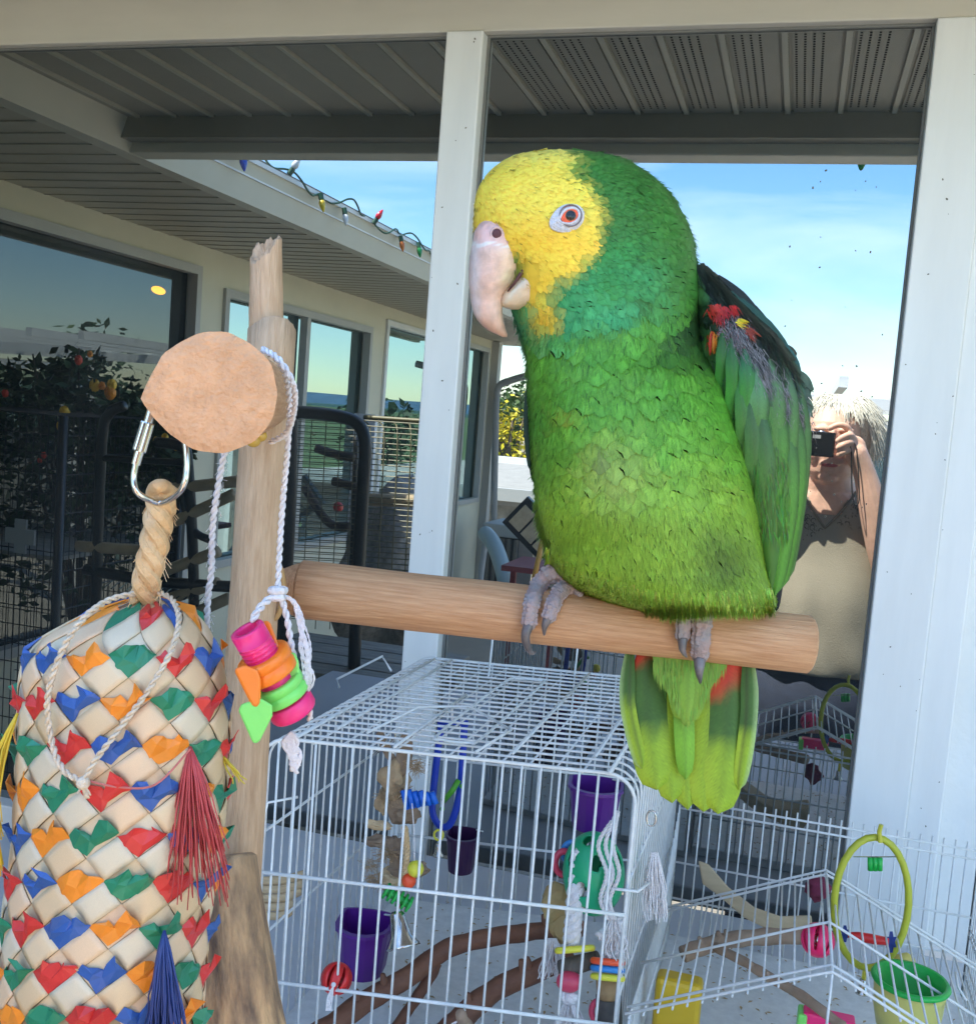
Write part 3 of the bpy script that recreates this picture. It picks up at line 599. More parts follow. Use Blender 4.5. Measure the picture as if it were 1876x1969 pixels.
# beak, cere, eye
M_beak = mat('beak_horn', (.7, .6, .5), .32, 150, .14, .4, 220, vc=True, sss=.12, coat=.15)
def loft(name, tab, mt, colfn, parent, n=28, sq=1.0, step=5, label=None):
    m = MB(); vs = []; cs = []; fs = []; v = tab[0][0]; rows = []
    while v < tab[-1][0]: rows.append(v); v += step
    rows.append(tab[-1][0])
    for v in rows:
        xl, xr, zc, rz = interp(tab, v)
        for k in range(n):
            a = 2*math.pi*k/n; ca, sa = math.cos(a), math.sin(a); e = sq
            u = (xl+xr)/2+(xr-xl)/2*math.copysign(abs(ca)**e, ca); z = zc+rz*math.copysign(abs(sa)**e, sa)
            vs.append(Q(u, v, z)); cs.append(colfn(u, v, z))
    for j in range(len(rows)-1):
        for k in range(n): fs.append((j*n+k, (j+1)*n+k, (j+1)*n+(k+1) % n, j*n+(k+1) % n))
    fs.append(tuple(range(n))); fs.append(tuple((len(rows)-1)*n+k for k in range(n))[::-1])
    m.addc(vs, fs, cs); o = m.build(name, mt, parent, smooth=True)
    if label: o['label'] = label
    return o
def beakcol(u, v, z):
    n = nz2(u, v, 14, 9)*.14+noise.noise(Vector((u/5, v/60, 4)))*.12; c = mixc((.76, .50, .40), (.78, .55, .36), sst(940, 990, u))
    c = mixc(c, (.72, .68, .66), sst(14, 2, abs(u-(912+(v-480)*.03)))*.5)
    c = mixc(c, (.82, .47, .38), sst(480, 450, v)); c = mixc(c, (.60, .33, .22), sst(590, 640, v)*.85); c = mixc(c, (.50, .36, .28), sst(8, 0, abs(u-(1004-(v-480)*.1)))*sst(470, 500, v)*sst(570, 540, v)*.7); c = mixc(c, (.66, .56, .34), sst(25, 8, math.hypot(u-982, v-535))*.8)
    if abs(v-(472+abs(u-955)*-.15+5*math.sin(u/9))) < 3.5: c = (.8, .7, .62)
    return tuple(max(.02, x*(1+n)) for x in c)
loft('upper_beak', [(414,948,978,84,24),(421,932,994,88,40),(432,920,1003,92,50),(444,913,1006,94,55),(462,909,1007,94,58),(480,905,1012,94,58),(500,902,1015,92,56),(520,901,1005,90,53),(540,901,992,88,48),(556,902,979,86,42),(570,904,970,84,36),(590,907,966,82,31),(608,913,967,80,26),(624,925,970,78,20),(636,940,973,77,13),(644,958,976,76,7),(648,966,974,76,3)], M_beak, beakcol, par, sq=.9, step=4)
loft('lower_beak', [(494,1015,1024,88,14),(506,1010,1034,90,34),(522,1000,1040,90,44),(540,988,1042,90,47),(552,976,1042,88,47),(562,965,1041,86,44),(574,960,1036,84,40),(585,962,1026,82,32),(592,970,1008,80,20),(595,980,998,80,8)], M_beak, lambda u, v, z: mixc(mixc((.74, .56, .38), (.76, .55, .42), sst(1000, 1035, u)), (.72, .68, .56), sst(12, 0, abs(v-(590-(u-965)*1.3)))*.6), par, sq=.9, step=4)
mg = MB(); mg.tube([Q(1021, 492, 122), Q(1011, 511, 138), Q(1000, 528, 138), Q(989, 544, 134), Q(976, 560, 124)], [2.2*SU, 3.6*SU, 3.6*SU, 2.6*SU, 1.4*SU], 8); mg.build('beak_gap', mat('mouth_dark', (.10, .03, .025), .6), par, smooth=True)
ns = MB(); ns.ell(Q(955, 449, 150), [RX*8.5*SU, DN*9*SU, FW*3*SU], 18, 10); ns.build('nostril', mat('nostril_dark', (.10, .03, .03), .7), par, smooth=True)
nr = MB(); nr.tube([Q(955+11*math.cos(a), 449+11.5*math.sin(a), 147) for a in [2*math.pi*k/20 for k in range(20)]], 3*SU, 8, closed=True); nr.build('cere_rim', mat('cere_skin', (.66, .42, .36), .5, 200, .1, .5, 300), par, smooth=True)
EU, EV = 1097, 414; ez = zfront(EU, EV)
er = MB(); M_ring = mat('eye_ring_skin', (.66, .62, .62), .55, 260, .12, .9, 420)
def ering(rx, ry, off, zz, tr, ang=-.45):
    pts = []
    rx *= .86; ry *= .86; off = (off[0]*.85, off[1]*.85)
    for k in range(40):
        a = 2*math.pi*k/40; x = rx*math.cos(a)*(1.0+.22*max(0, -math.cos(a))**3); y = ry*math.sin(a)
        pts.append(Q(EU+off[0]+x*math.cos(ang)-y*math.sin(ang), EV+off[1]+x*math.sin(ang)+y*math.cos(ang), ez+zz))
    er.tube(pts, tr*SU, 8, closed=True)
for rx_, of, zz, tr in ((34, (-6, 6), -1, 3.0), (31.5, (-5, 5), .8, 2.6), (29, (-4, 4), 2.0, 2.6), (26.5, (-3, 3), 3.2, 2.4), (24, (-2, 2), 4.6, 2.6), (21, (-.8, .8), 6.4, 2.4)): ering(rx_, rx_*.80, of, zz, tr)
er.ell(Q(EU-3, EV+3, ez-3), [(RX*.9-DN*.42)*28*SU, (DN*.9+RX*.42)*22*SU, FW*7*SU], 28, 12)
er.build('eye_ring', M_ring, par, smooth=True)
def disc(name, r0, zz, dome, mt, ru=1.0):
    m = MB(); vs = [Q(EU, EV, ez+zz+dome)]; fs = []
    nr_ = 6
    for j in range(1, nr_+1):
        for k in range(36):
            a = 2*math.pi*k/36; r = r0*j/nr_; vs.append(Q(EU+r*ru*math.cos(a), EV+r*math.sin(a), ez+zz+dome*(1-(j/nr_)**2)))
    for k in range(36): fs.append((0, 1+k, 1+(k+1) % 36))
    for j in range(1, nr_):
        for k in range(36): fs.append((1+(j-1)*36+k, 1+j*36+k, 1+j*36+(k+1) % 36, 1+(j-1)*36+(k+1) % 36))
    return m.add(vs, fs).build(name, mt, eye, smooth=True)
MB().tube([Q(EU+21*math.cos(a), EV+20.5*math.sin(a), ez+7.2) for a in [2*math.pi*k/30 for k in range(30)]], 1.3*SU, 6, closed=True).build('eyelid_rim', mat('eyelid_dark', (.16, .12, .12), .5), par, smooth=True)
eye = MB().ell(Q(EU, EV, ez-6), [RX*20*SU, DN*20*SU, FW*13*SU], 24, 14).build('eye', mat('eyeball_dark', (.03, .015, .01), .2), par, smooth=True)
M_iris = mat('iris_orange', (.85, .085, .008), .35, 400, .3); disc('iris', 20, 5.5, 2.5, M_iris); disc('iris_inner_ring', 12, 6.8, 2.2, mat('iris_brown', (.16, .06, .012), .35)); disc('pupil', 9, 8, 2, mat('pupil_black', (.004, .004, .005), .12))
m = MB(); m.ell(Q(EU, EV, ez-2), [RX*20*SU, DN*20*SU, FW*16*SU], 24, 14)
cg = bpy.data.materials.new('cornea'); cg.use_nodes = True; t_ = cg.node_tree; t_.nodes.clear(); o_ = N(t_, 'ShaderNodeOutputMaterial'); tr_ = N(t_, 'ShaderNodeBsdfTransparent'); gl_ = N(t_, 'ShaderNodeBsdfGlossy'); gl_.inputs['Roughness'].default_value = .03; ms_ = N(t_, 'ShaderNodeMixShader'); fr_ = N(t_, 'ShaderNodeFresnel'); fr_.inputs[0].default_value = 1.12
t_.links.new(fr_.outputs[0], ms_.inputs[0]); t_.links.new(tr_.outputs[0], ms_.inputs[1]); t_.links.new(gl_.outputs[0], ms_.inputs[2]); t_.links.new(ms_.outputs[0], o_.inputs[0])
m.build('cornea', cg, eye, smooth=True)
# feet gripping the dowel: scaly toes with curved dark claws
def pcl(u): return 1135+(u-565)*(1242-1135)/(1560-565)      # the dowel's centre line in the picture
M_toe = mat('scaly_toe', (.30, .27, .27), .6, 160, .3, .9, 420, col2=(.42, .27, .24)); M_claw = mat('claw_horn', (.05, .04, .042), .3, 60, .3, col2=(.24, .20, .19))
def toe(path, r0, r1, claw):
    pts = []
    for u, v in path:
        dv = (v-pcl(u))/56; zz = 56*math.sqrt(max(0, 1-min(1, dv*dv)))+r0*.72
        pts.append(Vector((u, v, zz)))
    sp = smoothpath(pts, 10); n = len(sp); rs = []
    for i in range(n): t = i/(n-1); rs.append((r0+(r1-r0)*t)*(1+.075*abs(math.sin(i*.85)))*SU*(1.06 if i % 9 < 5 else .98))
    m = MB(); m.tube([Q(*p) for p in sp], rs, 14); m.ell(Q(*sp[-1]), r1*1.02*SU, 12, 8); o = m.build('toe', M_toe, par, smooth=True)
    sc_ = MB()
    for i in range(1, n-1, 2):
        p = sp[i]; tn = (sp[i+1]-sp[i-1]).normalized(); pr = Vector((-tn.y, tn.x, 0)).normalized(); r = rs[i]/SU
        for a in (-1.0, -.35, .35, 1.0):
            c = p+pr*math.sin(a)*r*.93+Vector((0, 0, 1))*math.cos(a)*r*.93
            sc_.ell(Q(*c), [(RX*pr.x+DN*pr.y)*r*.34*SU, (RX*tn.x+DN*tn.y)*r*.36*SU, FW*1.6*SU], 8, 6)
    sc_.build('toe_scales', M_toe, o, smooth=True, kind='stuff')
    cp = smoothpath([Vector(q) for q in claw], 6); nn = len(cp); mc = MB(); mc.tube([Q(*p) for p in cp], [r1*.8*(1-.86*(i/(nn-1))**1.3)*SU for i in range(nn)], 10); mc.build('claw', M_claw, o, smooth=True)
toe([(1098,1112),(1062,1102),(1036,1125),(1022,1160),(1017,1200)], 17, 13, [(1017,1200,70),(1010,1222,74),(1014,1244,66),(1022,1256,54),(1030,1254,44)])
toe([(1120,1138),(1098,1124),(1076,1138),(1062,1166),(1054,1188)], 17, 12, [(1054,1188,72),(1047,1204,74),(1046,1222,66)])
toe([(1326,1150),(1322,1175),(1314,1200),(1312,1226)], 16, 12, [(1312,1228,72),(1312,1250,76),(1320,1264,66)])
toe([(1352,1152),(1350,1190),(1347,1232),(1345,1262)], 18, 15, [(1345,1268,58),(1344,1292,66),(1346,1314,52)])
for a_, b_ in (((1105,1120,20), (1130,1095,10)), ((1345,1158,50), (1352,1130,30))):
    MB().tube([Q(*a_), Q(*b_)], 24*SU, 12).build('leg', M_toe, par, smooth=True)
# ================================================================ wooden play stand
def wood(name, a, b, sc=18, st=(1, 1, 14), rough=.6, bump=.5):
    return mat(name, a, rough, sc, .2, bump, sc*3, col2=b, stretch=st)
st = thing('perch_stand', 'home made pale wooden bird stand with broken topped post and dowel perch', 'bird stand', P(470, 1969, .5))
def cyl_local(name, a, b, r0, r1, mt, parent, n=36, rag=None, cham=.0015, seg=24):
    """a stick whose own z axis runs along it, so that the grain follows"""
    a = Vector(a); b = Vector(b); ax = (b-a); Lh = ax.length; q = ax.to_track_quat('Z', 'Y')
    m = MB(); vs = []; fs = []
    for j in range(seg+1):
        t = j/seg; r = lerp(r0, r1, t)
        if j == 0 or j == seg: r -= cham
        h = t*Lh
        if j == 1: h = cham
        if j == seg-1: h = Lh-cham
        for k in range(n):
            an = 2*math.pi*k/n; rr = r*(1+.035*noise.noise(Vector((math.cos(an)*1.2, math.sin(an)*1.2, t*6)))); hh = h
            if rag and j >= seg-6: hh = min(h, Lh-rag(an)) if j < seg else Lh-rag(an)
            vs.append((math.cos(an)*rr, math.sin(an)*rr, hh))
    for j in range(seg):
        for k in range(n): fs.append((j*n+k, j*n+(k+1) % n, (j+1)*n+(k+1) % n, (j+1)*n+k))
    fs.append(tuple(range(n))[::-1])
    if rag:
        c = len(vs); vs.append((0, 0, Lh-rag(0)*.6-.004))
        for k in range(n): fs.append((seg*n+k, seg*n+(k+1) % n, c))
    else: fs.append(tuple(seg*n+k for k in range(n)))
    m.add(vs, fs); o = m.build(name, mt, None, smooth=False)
    for p in o.data.polygons: p.use_smooth = len(p.vertices) == 4
    o.parent = parent; o.matrix_local = Matrix.Translation(-parent.location) @ Matrix.Translation(a) @ q.to_matrix().to_4x4()
    return o
M_perch = wood('perch_wood', (.46, .21, .09), (.66, .37, .19), 110, (6, 6, .35), .62, .5)
M_post = wood('post_wood', (.48, .28, .15), (.66, .43, .26), 90, (5, 5, .5), .62, .6)
M_bark = wood('worn_dark_wood', (.10, .06, .04), (.62, .37, .18), 60, (2.2, 2.2, .6), .65, .8)
M_end = mat('end_grain_rough', (.70, .38, .20), .9, 130, .16, .8, 500)
M_glue = mat('glue_brown', (.42, .22, .07), .35)
cyl_local('perch', Q(572, 1133, 0), Q(1558, 1240, 0), 56*SU, 55*SU, M_perch, st)
MB().lathe(Q(574, 1134, 0), Q(520, 1128, 0)-Q(574, 1134, 0), [(52*SU, 0), (50*SU, 8*SU), (30*SU, 48*SU), (24*SU, 60*SU), (24*SU, 80*SU)], 28).build('perch_tenon', M_perch, st, smooth=True)
PD = .53
for ring in ((532, 1128, 34, 50),):
    MB().tube([P(ring[0]-6+ring[2]*.55*math.cos(a), ring[1]+ring[3]*math.sin(a)*(1.0 if math.sin(a) < 0 else 1.25), PD-.008) for a in [2*math.pi*k/24 for k in range(24)]], .0014, 8, closed=True).build('glue_ring', M_glue, st, smooth=True)
cyl_local('post', P(452, 1700, PD-.01), P(524, 612, PD), 47/F*PD, 46/F*PD, M_post, st, rag=lambda an: .003*(1+math.sin(an*2+1))+.0012*math.sin(an*9+1)**2)
def ragtop(an): return .0075*(1+math.cos(an-.2))**2*.5+.0012*math.sin(an*6)+.0012*abs(math.sin(an*9))
cyl_local('post_stub', P(512, 640, PD+.001), P(512, 452, PD+.001), 34/F*PD, 29/F*PD, M_post, st, rag=ragtop)
cyl_local('stand_leg', P(455, 2010, .47), P(436, 1645, .49), 98/F*.47, 54/F*.49, M_bark, st)
kn = cyl_local('side_dowel', P(505, 760, .52), P(415, 755, .285), .0158, .0158, M_perch, st)
m = MB(); a_ = P(415, 755, .285); ax = (P(415, 755, .285)-P(505, 760, .52)).normalized(); vs = []; fs = []; n = 64; rv0 = (DN.cross(ax)).normalized(); up0 = ax.cross(rv0); tgt = (-RX+DN*.12); AP = max([2*math.pi*k/64 for k in range(64)], key=lambda an: (rv0*math.cos(an)+up0*math.sin(an)).dot(tgt))
for j in range(7):
    for k in range(n):
        an = 2*math.pi*k/n; da = ((an-AP+math.pi) % (2*math.pi))-math.pi; r = .0163*(j/6)*(1+.045*noise.noise(Vector((math.cos(an)*3, math.sin(an)*3, 2)))+.20*math.exp(-abs(da/.32)**1.2)); h = .0012+.0004*noise.noise(Vector((math.cos(an)*j, math.sin(an)*j, 3)))*2-(.001 if j == 6 else 0)
        vs.append((math.cos(an)*r, math.sin(an)*r, h))
for j in range(6):
    for k in range(n): fs.append((j*n+k, j*n+(k+1) % n, (j+1)*n+(k+1) % n, (j+1)*n+k))
m.add(vs, fs); eo = m.build('sawn_end', M_end, None, smooth=True); eo.parent = st
rv = (DN.cross(ax)).normalized(); eo.matrix_local = Matrix.Translation(-st.location) @ Matrix.Translation(a_) @ Matrix(((rv.x, (ax.cross(rv)).x, ax.x, 0), (rv.y, (ax.cross(rv)).y, ax.y, 0), (rv.z, (ax.cross(rv)).z, ax.z, 0), (0, 0, 0, 1)))
m = MB(); m.ell(P(487, 848, .497), [RX*.0035, DN*.0030, FW*.003], 14, 10); m.ell(P(498, 838, .50), [RX*.004, DN*.003, FW*.003], 14, 10); m.build('glue_drip', mat('glue_amber', (.62, .36, .06), .25), st, smooth=True)
# ================================================================ woven palm toy hanging from the side dowel
M_palm = [mat('palm_leaf', c, .55, 30, .12, .25, 90, coord='Generated', stretch=(9, 1, 1)) for c in ((.76,.57,.35), (.72,.51,.29), (.70,.58,.40), (.78,.54,.33))]
def dyed(n, c): return mat(n, c, .42, 60, .18, .3, 140)
M_tab = [dyed('dyed_palm_red', (.62,.035,.03)), dyed('dyed_palm_blue', (.03,.10,.34)), dyed('dyed_palm_orange', (.85,.26,.02)), dyed('dyed_palm_green', (.02,.22,.11))]
DP = .37; SP = DP/F
PT = [(1148,285,14),(1158,282,50),(1175,274,94),(1200,260,132),(1235,240,170),(1280,236,192),(1400,237,203),(1600,226,200),(1800,202,198),(2080,183,196)]
toy = thing('woven_palm_toy', 'fat cylinder of woven pale palm leaf with red, blue, orange and green folded tabs', 'bird toy', P(285, 1150, DP))
def WS(ph, v, h=0):
    c, r = interp(PT, v); r += h; return P(c-r*math.cos(ph), v, DP-r*math.sin(ph)*SP)
core = MB(); vs = []; fs = []; rr = list(range(1150, 2070, 14))
for v in rr:
    for k in range(40): vs.append(WS(2*math.pi*k/40, v, -4))
for j in range(len(rr)-1):
    for k in range(40): fs.append((j*40+k, (j+1)*40+k, (j+1)*40+(k+1) % 40, j*40+(k+1) % 40))
core.add(vs, fs); core.build('weave_lining', mat('palm_lining', (.30, .22, .13), .8), toy, smooth=True)
E1 = Vector((2*math.pi/13*.586, -43.5)); E2 = Vector((2*math.pi/13*.414, 43.5)); r5 = random.Random(11)
cells = []
for row in range(-4, 26):
    for col in range(13):
        for k in range(2):
            i = (col+row) if k == 0 else (col+row+1); j = col-row
            o = E1*i+E2*j
            cells.append((o.x, 1610-o.y if False else o.y, k, col, row))
tabshape = [(0.0,0.0,1),(.13,.27,6),(.27,.30,10),(.40,.20,7),(.50,.06,3),(.58,.30,9),(.63,.74,15),(.74,.50,20),(.88,.22,10),(1.0,.0,2),(.80,-.22,3),(.62,-.52,2),(.41,-.97,1),(.2,-.5,3)]
inner = [(.28,-.10,13),(.48,-.28,6),(.74,.12,15)]
tabshape2 = [(0.0,0.0,1),(.14,.10,4),(.27,.16,8),(.38,.10,7),(.47,-.04,3),(.55,.12,12),(.60,.60,20),(.70,.46,24),(.86,.20,12),(1.0,.0,2),(.82,-.22,3),(.60,-.50,2),(.41,-.97,1),(.2,-.52,2)]
tabshape3 = [(0.0,0.0,1),(.15,.20,8),(.30,.34,13),(.45,.44,9),(.56,.36,4),(.62,.30,6),(.66,.34,9),(.76,.32,14),(.90,.14,8),(1.0,.0,2),(.85,-.30,3),(.64,-.62,2),(.41,-.97,1),(.2,-.5,3)]
off_phi, off_v = .13, 1608
for (a0, b0, k, col, row) in cells:
    a = a0+off_phi; bv = off_v+b0
    if not 1150 < bv < 2040: continue
    if k == 1:
        m = MB(); n = 5; vs = []; fs = []; bl = r5.uniform(1.5, 4); tl = r5.uniform(-1, 1)
        for s in range(n+1):
            for t in range(n+1):
                x, y = s/n, t/n; e = .012; xx = lerp(e, 1-e, x); yy = lerp(e, 1-e, y)
                h = bl*(math.sin(math.pi*x)**.6)*.75+bl*(math.sin(math.pi*y)**.6)*.35+tl*(x-.5)
                p = E1*xx+E2*yy; vv = bv+p.y
                vs.append(WS(a+p.x, max(1150, vv), h))
        for s in range(n):
            for t in range(n): q = s*(n+1)+t; fs.append((q, q+n+1, q+n+2, q+1))
        m.add(vs, fs); o = m.build('palm_strip', r5.choice(M_palm), toy, smooth=True)
        sd_ = o.modifiers.new('thickness', 'SOLIDIFY'); sd_.thickness = .0004
    else:
        m = MB(); n = 3; vs = []; fs = []
        for s in range(n+1):
            for t in range(n+1): p = E1*(s/n)+E2*(t/n); vs.append(WS(a+p.x, max(1150, bv+p.y), -.5+1.5*math.sin(math.pi*s/n)))
        for s in range(n):
            for t in range(n): q = s*(n+1)+t; fs.append((q, q+n+1, q+n+2, q+1))
        m.add(vs, fs); m.build('palm_strip', r5.choice(M_palm), toy, smooth=True)
        g = MB(); kx = r5.uniform(.8, 1.4); ty = r5.uniform(-.06, .08)
        def tp(x, y, h):
            # diamond coordinates to the weave: x left to right corner, y up
            xs = x*1.06-.03; ph = a+(2*math.pi/13)*xs; vv = bv+(-43.5)*(y+(ty if .05 < x < .95 else 0)); return WS(ph, max(1148, vv), h*kx)
        jt = lambda p: (p[0]+(r5.uniform(-.06, .06) if .05 < p[0] < .95 else 0), p[1]+r5.uniform(-.13, .13), p[2]*r5.uniform(.6, 1.5))
        vs = [tp(*jt(p)) for p in r5.choice([tabshape, tabshape2, tabshape3])]+[tp(*jt(p)) for p in inner]; c0 = len(tabshape)
        A, B_, C_ = c0, c0+1, c0+2
        fs = [(0,1,A),(1,2,A),(2,3,A),(3,4,B_,A),(4,5,C_,B_),(5,6,C_),(6,7,C_),(7,8,C_),(8,9,C_),(9,10,C_),(10,11,B_,C_),(11,12,B_),(12,13,A,B_),(13,0,A)]
        g.add(vs, [f[::-1] for f in fs]); o = g.build('folded_tab', M_tab[(col+row*1+1) % 4], toy, smooth=False)
        sd_ = o.modifiers.new('thickness', 'SOLIDIFY'); sd_.thickness = .0003
def strands(name, mt, parent, root, n, spread, length, D, curve=0, lean=0, r=.00045, z0=0, seed=1, taper=.5):
    rr_ = random.Random(seed); m = MB()
    for k in range(n):
        a = rr_.uniform(-1, 1); L_ = length*rr_.uniform(.6, 1.05); zz = rr_.uniform(0, 26)+z0
        u0, v0 = root; pts = []
        for s in range(7):
            t = s/6; pts.append(P(u0+a*spread*(t**.8)+lean*t+curve*math.sin(t*math.pi)+rr_.uniform(-2, 2)*t*2, v0+L_*t, D-(zz*(math.sin(min(1, t*1.5)*math.pi/2)))*SP))
        m.tube(pts, [r*(1-taper*i/6) for i in range(7)], 4)
    return m.build(name, mt, parent, smooth=True, kind='stuff')
strands('tassel', dyed('raffia_red', (.50,.06,.06)), toy, (366, 1436), 95, 62, 300, DP-205*SP*.80, lean=15, seed=2, r=.00042)
strands('tassel', dyed('raffia_blue', (.02,.045,.18)), toy, (316, 1790), 80, 46, 290, DP-205*SP*.93, lean=4, seed=3, r=.0005)
strands('tassel', dyed('raffia_yellow', (.72,.50,.03)), toy, (34, 1372), 46, 16, 330, DP-60*SP, lean=-46, curve=-22, seed=4, r=.0005)
strands('tassel', dyed('raffia_yellow_few', (.72,.55,.05)), toy, (424, 1450), 6, 18, 60, DP-60*SP, lean=34, seed=6, r=.0005)
M_twine = mat('pale_twine', (.72, .58, .42), .8, 300, .2, .8, 600)
def twist(m, pts, r, pitch, n=2, sub=10, seg=6):
    sp = smoothpath(pts, sub); L_ = 0; acc = [0]
    for i in range(1, len(sp)): L_ += (sp[i]-sp[i-1]).length; acc.append(L_)
    K = max(8, int(L_/pitch*7)); path = []; j = 0
    for i in range(K+1):
        s = L_*i/K
        while j < len(acc)-2 and acc[j+1] < s: j += 1
        t = (s-acc[j])/max(1e-9, acc[j+1]-acc[j]); path.append((sp[j].lerp(sp[j+1], t), s))
    for st_ in range(n):
        out = []; up = None
        for i, (p, s) in enumerate(path):
            tn = (path[min(i+1, K)][0]-path[max(i-1, 0)][0]).normalized()
            if up is None: up = Vector((0, 0, 1)) if abs(tn.z) < .9 else Vector((1, 0, 0))
            a = (up-tn*up.dot(tn)).normalized(); b = tn.cross(a); up = a
            an = 2*math.pi*(s/pitch+st_/n); out.append(p+(a*math.cos(an)+b*math.sin(an))*r*.52)
        m.tube(out, r*.56, seg)
m = MB(); fr = DP-206*SP
twist(m, [P(272,1140,DP-.012), P(215,1152,DP-.020), P(165,1185,DP-.030), P(120,1250,DP-.036), P(92,1340,DP-.036), P(98,1420,fr+.004), P(120,1478,fr+.0), P(155,1502,fr-.002)], .0011, .006)
twist(m, [P(302,1138,DP-.010), P(330,1152,DP-.016), P(344,1190,DP-.026), P(330,1250,DP-.034), P(290,1320,fr-.001), P(235,1395,fr-.002), P(185,1460,fr-.003), P(160,1502,fr-.003)], .0010, .006)
m.ell(P(160, 1506, fr-.003), .0022, 10, 8)
for k in range(9): m.tube([P(160, 1508, fr-.003), P(160+r5.uniform(-16, 18), 1530+r5.uniform(-8, 10), fr-.004)], .0004, 4)
m.build('twine', M_twine, toy, smooth=True)
m = MB(); m.tube(smoothpath([P(163,1500,fr-.002), P(230,1514,fr-.002), P(300,1508,fr-.002), P(366,1440,fr+.004)], 8), .00035, 5); m.build('red_thread', dyed('thread_red', (.55,.15,.12)), toy)
# sisal rope and quick link
m = MB(); M_rope = mat('sisal_rope', (.62, .37, .16), .6, 60, .3, .9, 300, col2=(.76, .54, .31))
DR = .352
rp_ = [P(312,945,DR-.002), P(306,990,DR), P(296,1050,DR), P(284,1105,DR+.004), P(276,1158,DR+.010)]
for ph in range(3):
    sp = smoothpath(rp_, 14); out = []
    for i, p in enumerate(sp):
        t = i/(len(sp)-1); an = 2*math.pi*(t*2.0+ph/3); out.append(p+RX*math.cos(an)*13.5*DR/F+FW*math.sin(an)*13.5*DR/F)
    m.tube(out, 15*DR/F, 12)
    for q in range(7):                                     # fibres of each strand
        fo = []
        for i, p in enumerate(out):
            tn = (out[min(i+1, len(out)-1)]-out[max(i-1, 0)]).normalized(); a = tn.cross(FW).normalized(); b_ = tn.cross(a); an = 2*math.pi*(q/7)-i*.11
            fo.append(p+(a*math.cos(an)+b_*math.sin(an))*13.8*DR/F)
        m.tube(fo, 2.6*DR/F, 5)
m.build('rope', M_rope, toy, smooth=True)
lp = MB(); lp.tube(smoothpath([P(296,975,DR+.004), P(294,945,DR-.004), P(306,934,DR-.009), P(322,942,DR-.004), P(326,985,DR+.003)], 8), [13*DR/F]*33, 12); lp.build('rope_eye', M_rope, toy, smooth=True)
fz = MB()
for k in range(60):
    t = r5.random(); u = lerp(310, 280, t)+r5.choice((-1, 1))*26; v = lerp(960, 1150, t); fz.tube([P(u, v, DR), P(u+r5.uniform(-12, 12), v+r5.uniform(6, 22), DR-.002)], .00012, 3)
fz.build('rope_fibres', M_rope, toy, kind='stuff')
M_steel = mat('nickel_steel', (.62, .60, .57), .16, 40, .1, metal=1)
lk = thing('quick_link', 'silver screw link joining the sawn dowel to the rope of the woven toy', 'metal link', P(305, 960, DR))
DL = .338
ov = [P(296,770,DL), P(282,812,DL), P(268,866,DL), P(257,915,DL), P(262,944,DL), P(284,960,DL+.003), P(306,967,DL+.007), P(330,958,DL+.004), P(352,935,DL), P(359,900,DL), P(356,850,DL), P(346,790,DL), P(325,758,DL+.003)]
MB().tube(smoothpath(ov, 8, closed=True), 6.2*DL/F, 14, closed=True).build('link_body', M_steel, lk, smooth=True)
m = MB(); a_, b_ = P(284, 812, DL), P(267, 868, DL); ax_ = (b_-a_); n = 36; q = ax_.to_track_quat('Z', 'Y'); vs = []; fs = []; Lh = ax_.length
prof = [(.55, 0), (.95, 0), (1, .04), (1, .96), (.95, 1), (.55, 1)]
for rr_, h in prof:
    for k in range(n): an = 2*math.pi*k/n; r = 13*DL/F*rr_*(1 if k % 2 else .93 if rr_ > .9 else 1); vs.append(a_+q @ Vector((math.cos(an)*r, math.sin(an)*r, h*Lh)))
for j in range(len(prof)-1):
    for k in range(n): fs.append((j*n+k, j*n+(k+1) % n, (j+1)*n+(k+1) % n, (j+1)*n+k))
m.add(vs, fs); m.build('screw_barrel', M_steel, lk)
MB().lathe(P(291, 788, DL), P(262, 888, DL)-P(291, 788, DL), [(0, 0), (9*DL/F, 0), (9*DL/F, 1.05*(P(262,888,DL)-P(291,788,DL)).length), (0, 1.05*(P(262,888,DL)-P(291,788,DL)).length)], 16).build('screw_thread', M_steel, lk, smooth=False)
# ================================================================ cotton string with plastic nuts and screws
M_cot = mat('white_cotton_string', (.82, .78, .78), .85, 400, .12, .8, 700)
stoy = thing('string_toy', 'white string with pink, orange and green plastic screw and wing nuts below the knot', 'bird toy', P(535, 1140, .36))
m = MB()
DS = .36
twist(m, [P(505,672,.318), P(535,690,.310), P(562,735,.312), P(566,780,.322), P(552,830,.336), P(520,850,.345)], .00105, .006)
twist(m, [P(505,672,.318), P(540,700,.326), P(556,760,.34), P(553,860,.352), P(544,960,.358), P(538,1050,.36), P(534,1138,.36)], .0011, .006)
m.build('string', M_cot, stoy, smooth=True)
m = MB(); twist(m, [P(434,858,.37), P(420,930,.372), P(409,1010,.374), P(407,1090,.375), P(400,1150,.376), P(397,1215,.378)], .0012, .006); 
for k in range(70):
    t = r5.random(); u = 400+34*(1-t)**2+r5.choice((-1, 1))*6; v = lerp(860, 1210, t); m.tube([P(u, v, .374), P(u+r5.uniform(-10, 10), v+r5.uniform(0, 14), .373)], .00010, 3)
m.build('string_end', M_cot, stoy, smooth=True)
m = MB(); kc = P(534, 1141, .36); m.tube([kc+RX*.0022*math.cos(a)+FW*.002*math.sin(a)+DN*(-.001) for a in [k*.6 for k in range(11)]], .0015, 8, closed=False); m.ell(kc, .0026, 12, 8); m.tube([kc+RX*.0020*math.cos(a)+FW*.002*math.sin(a)+DN*(.0014) for a in [k*.6 for k in range(11)]], .0013, 8)
m.build('knot', M_cot, stoy, smooth=True)
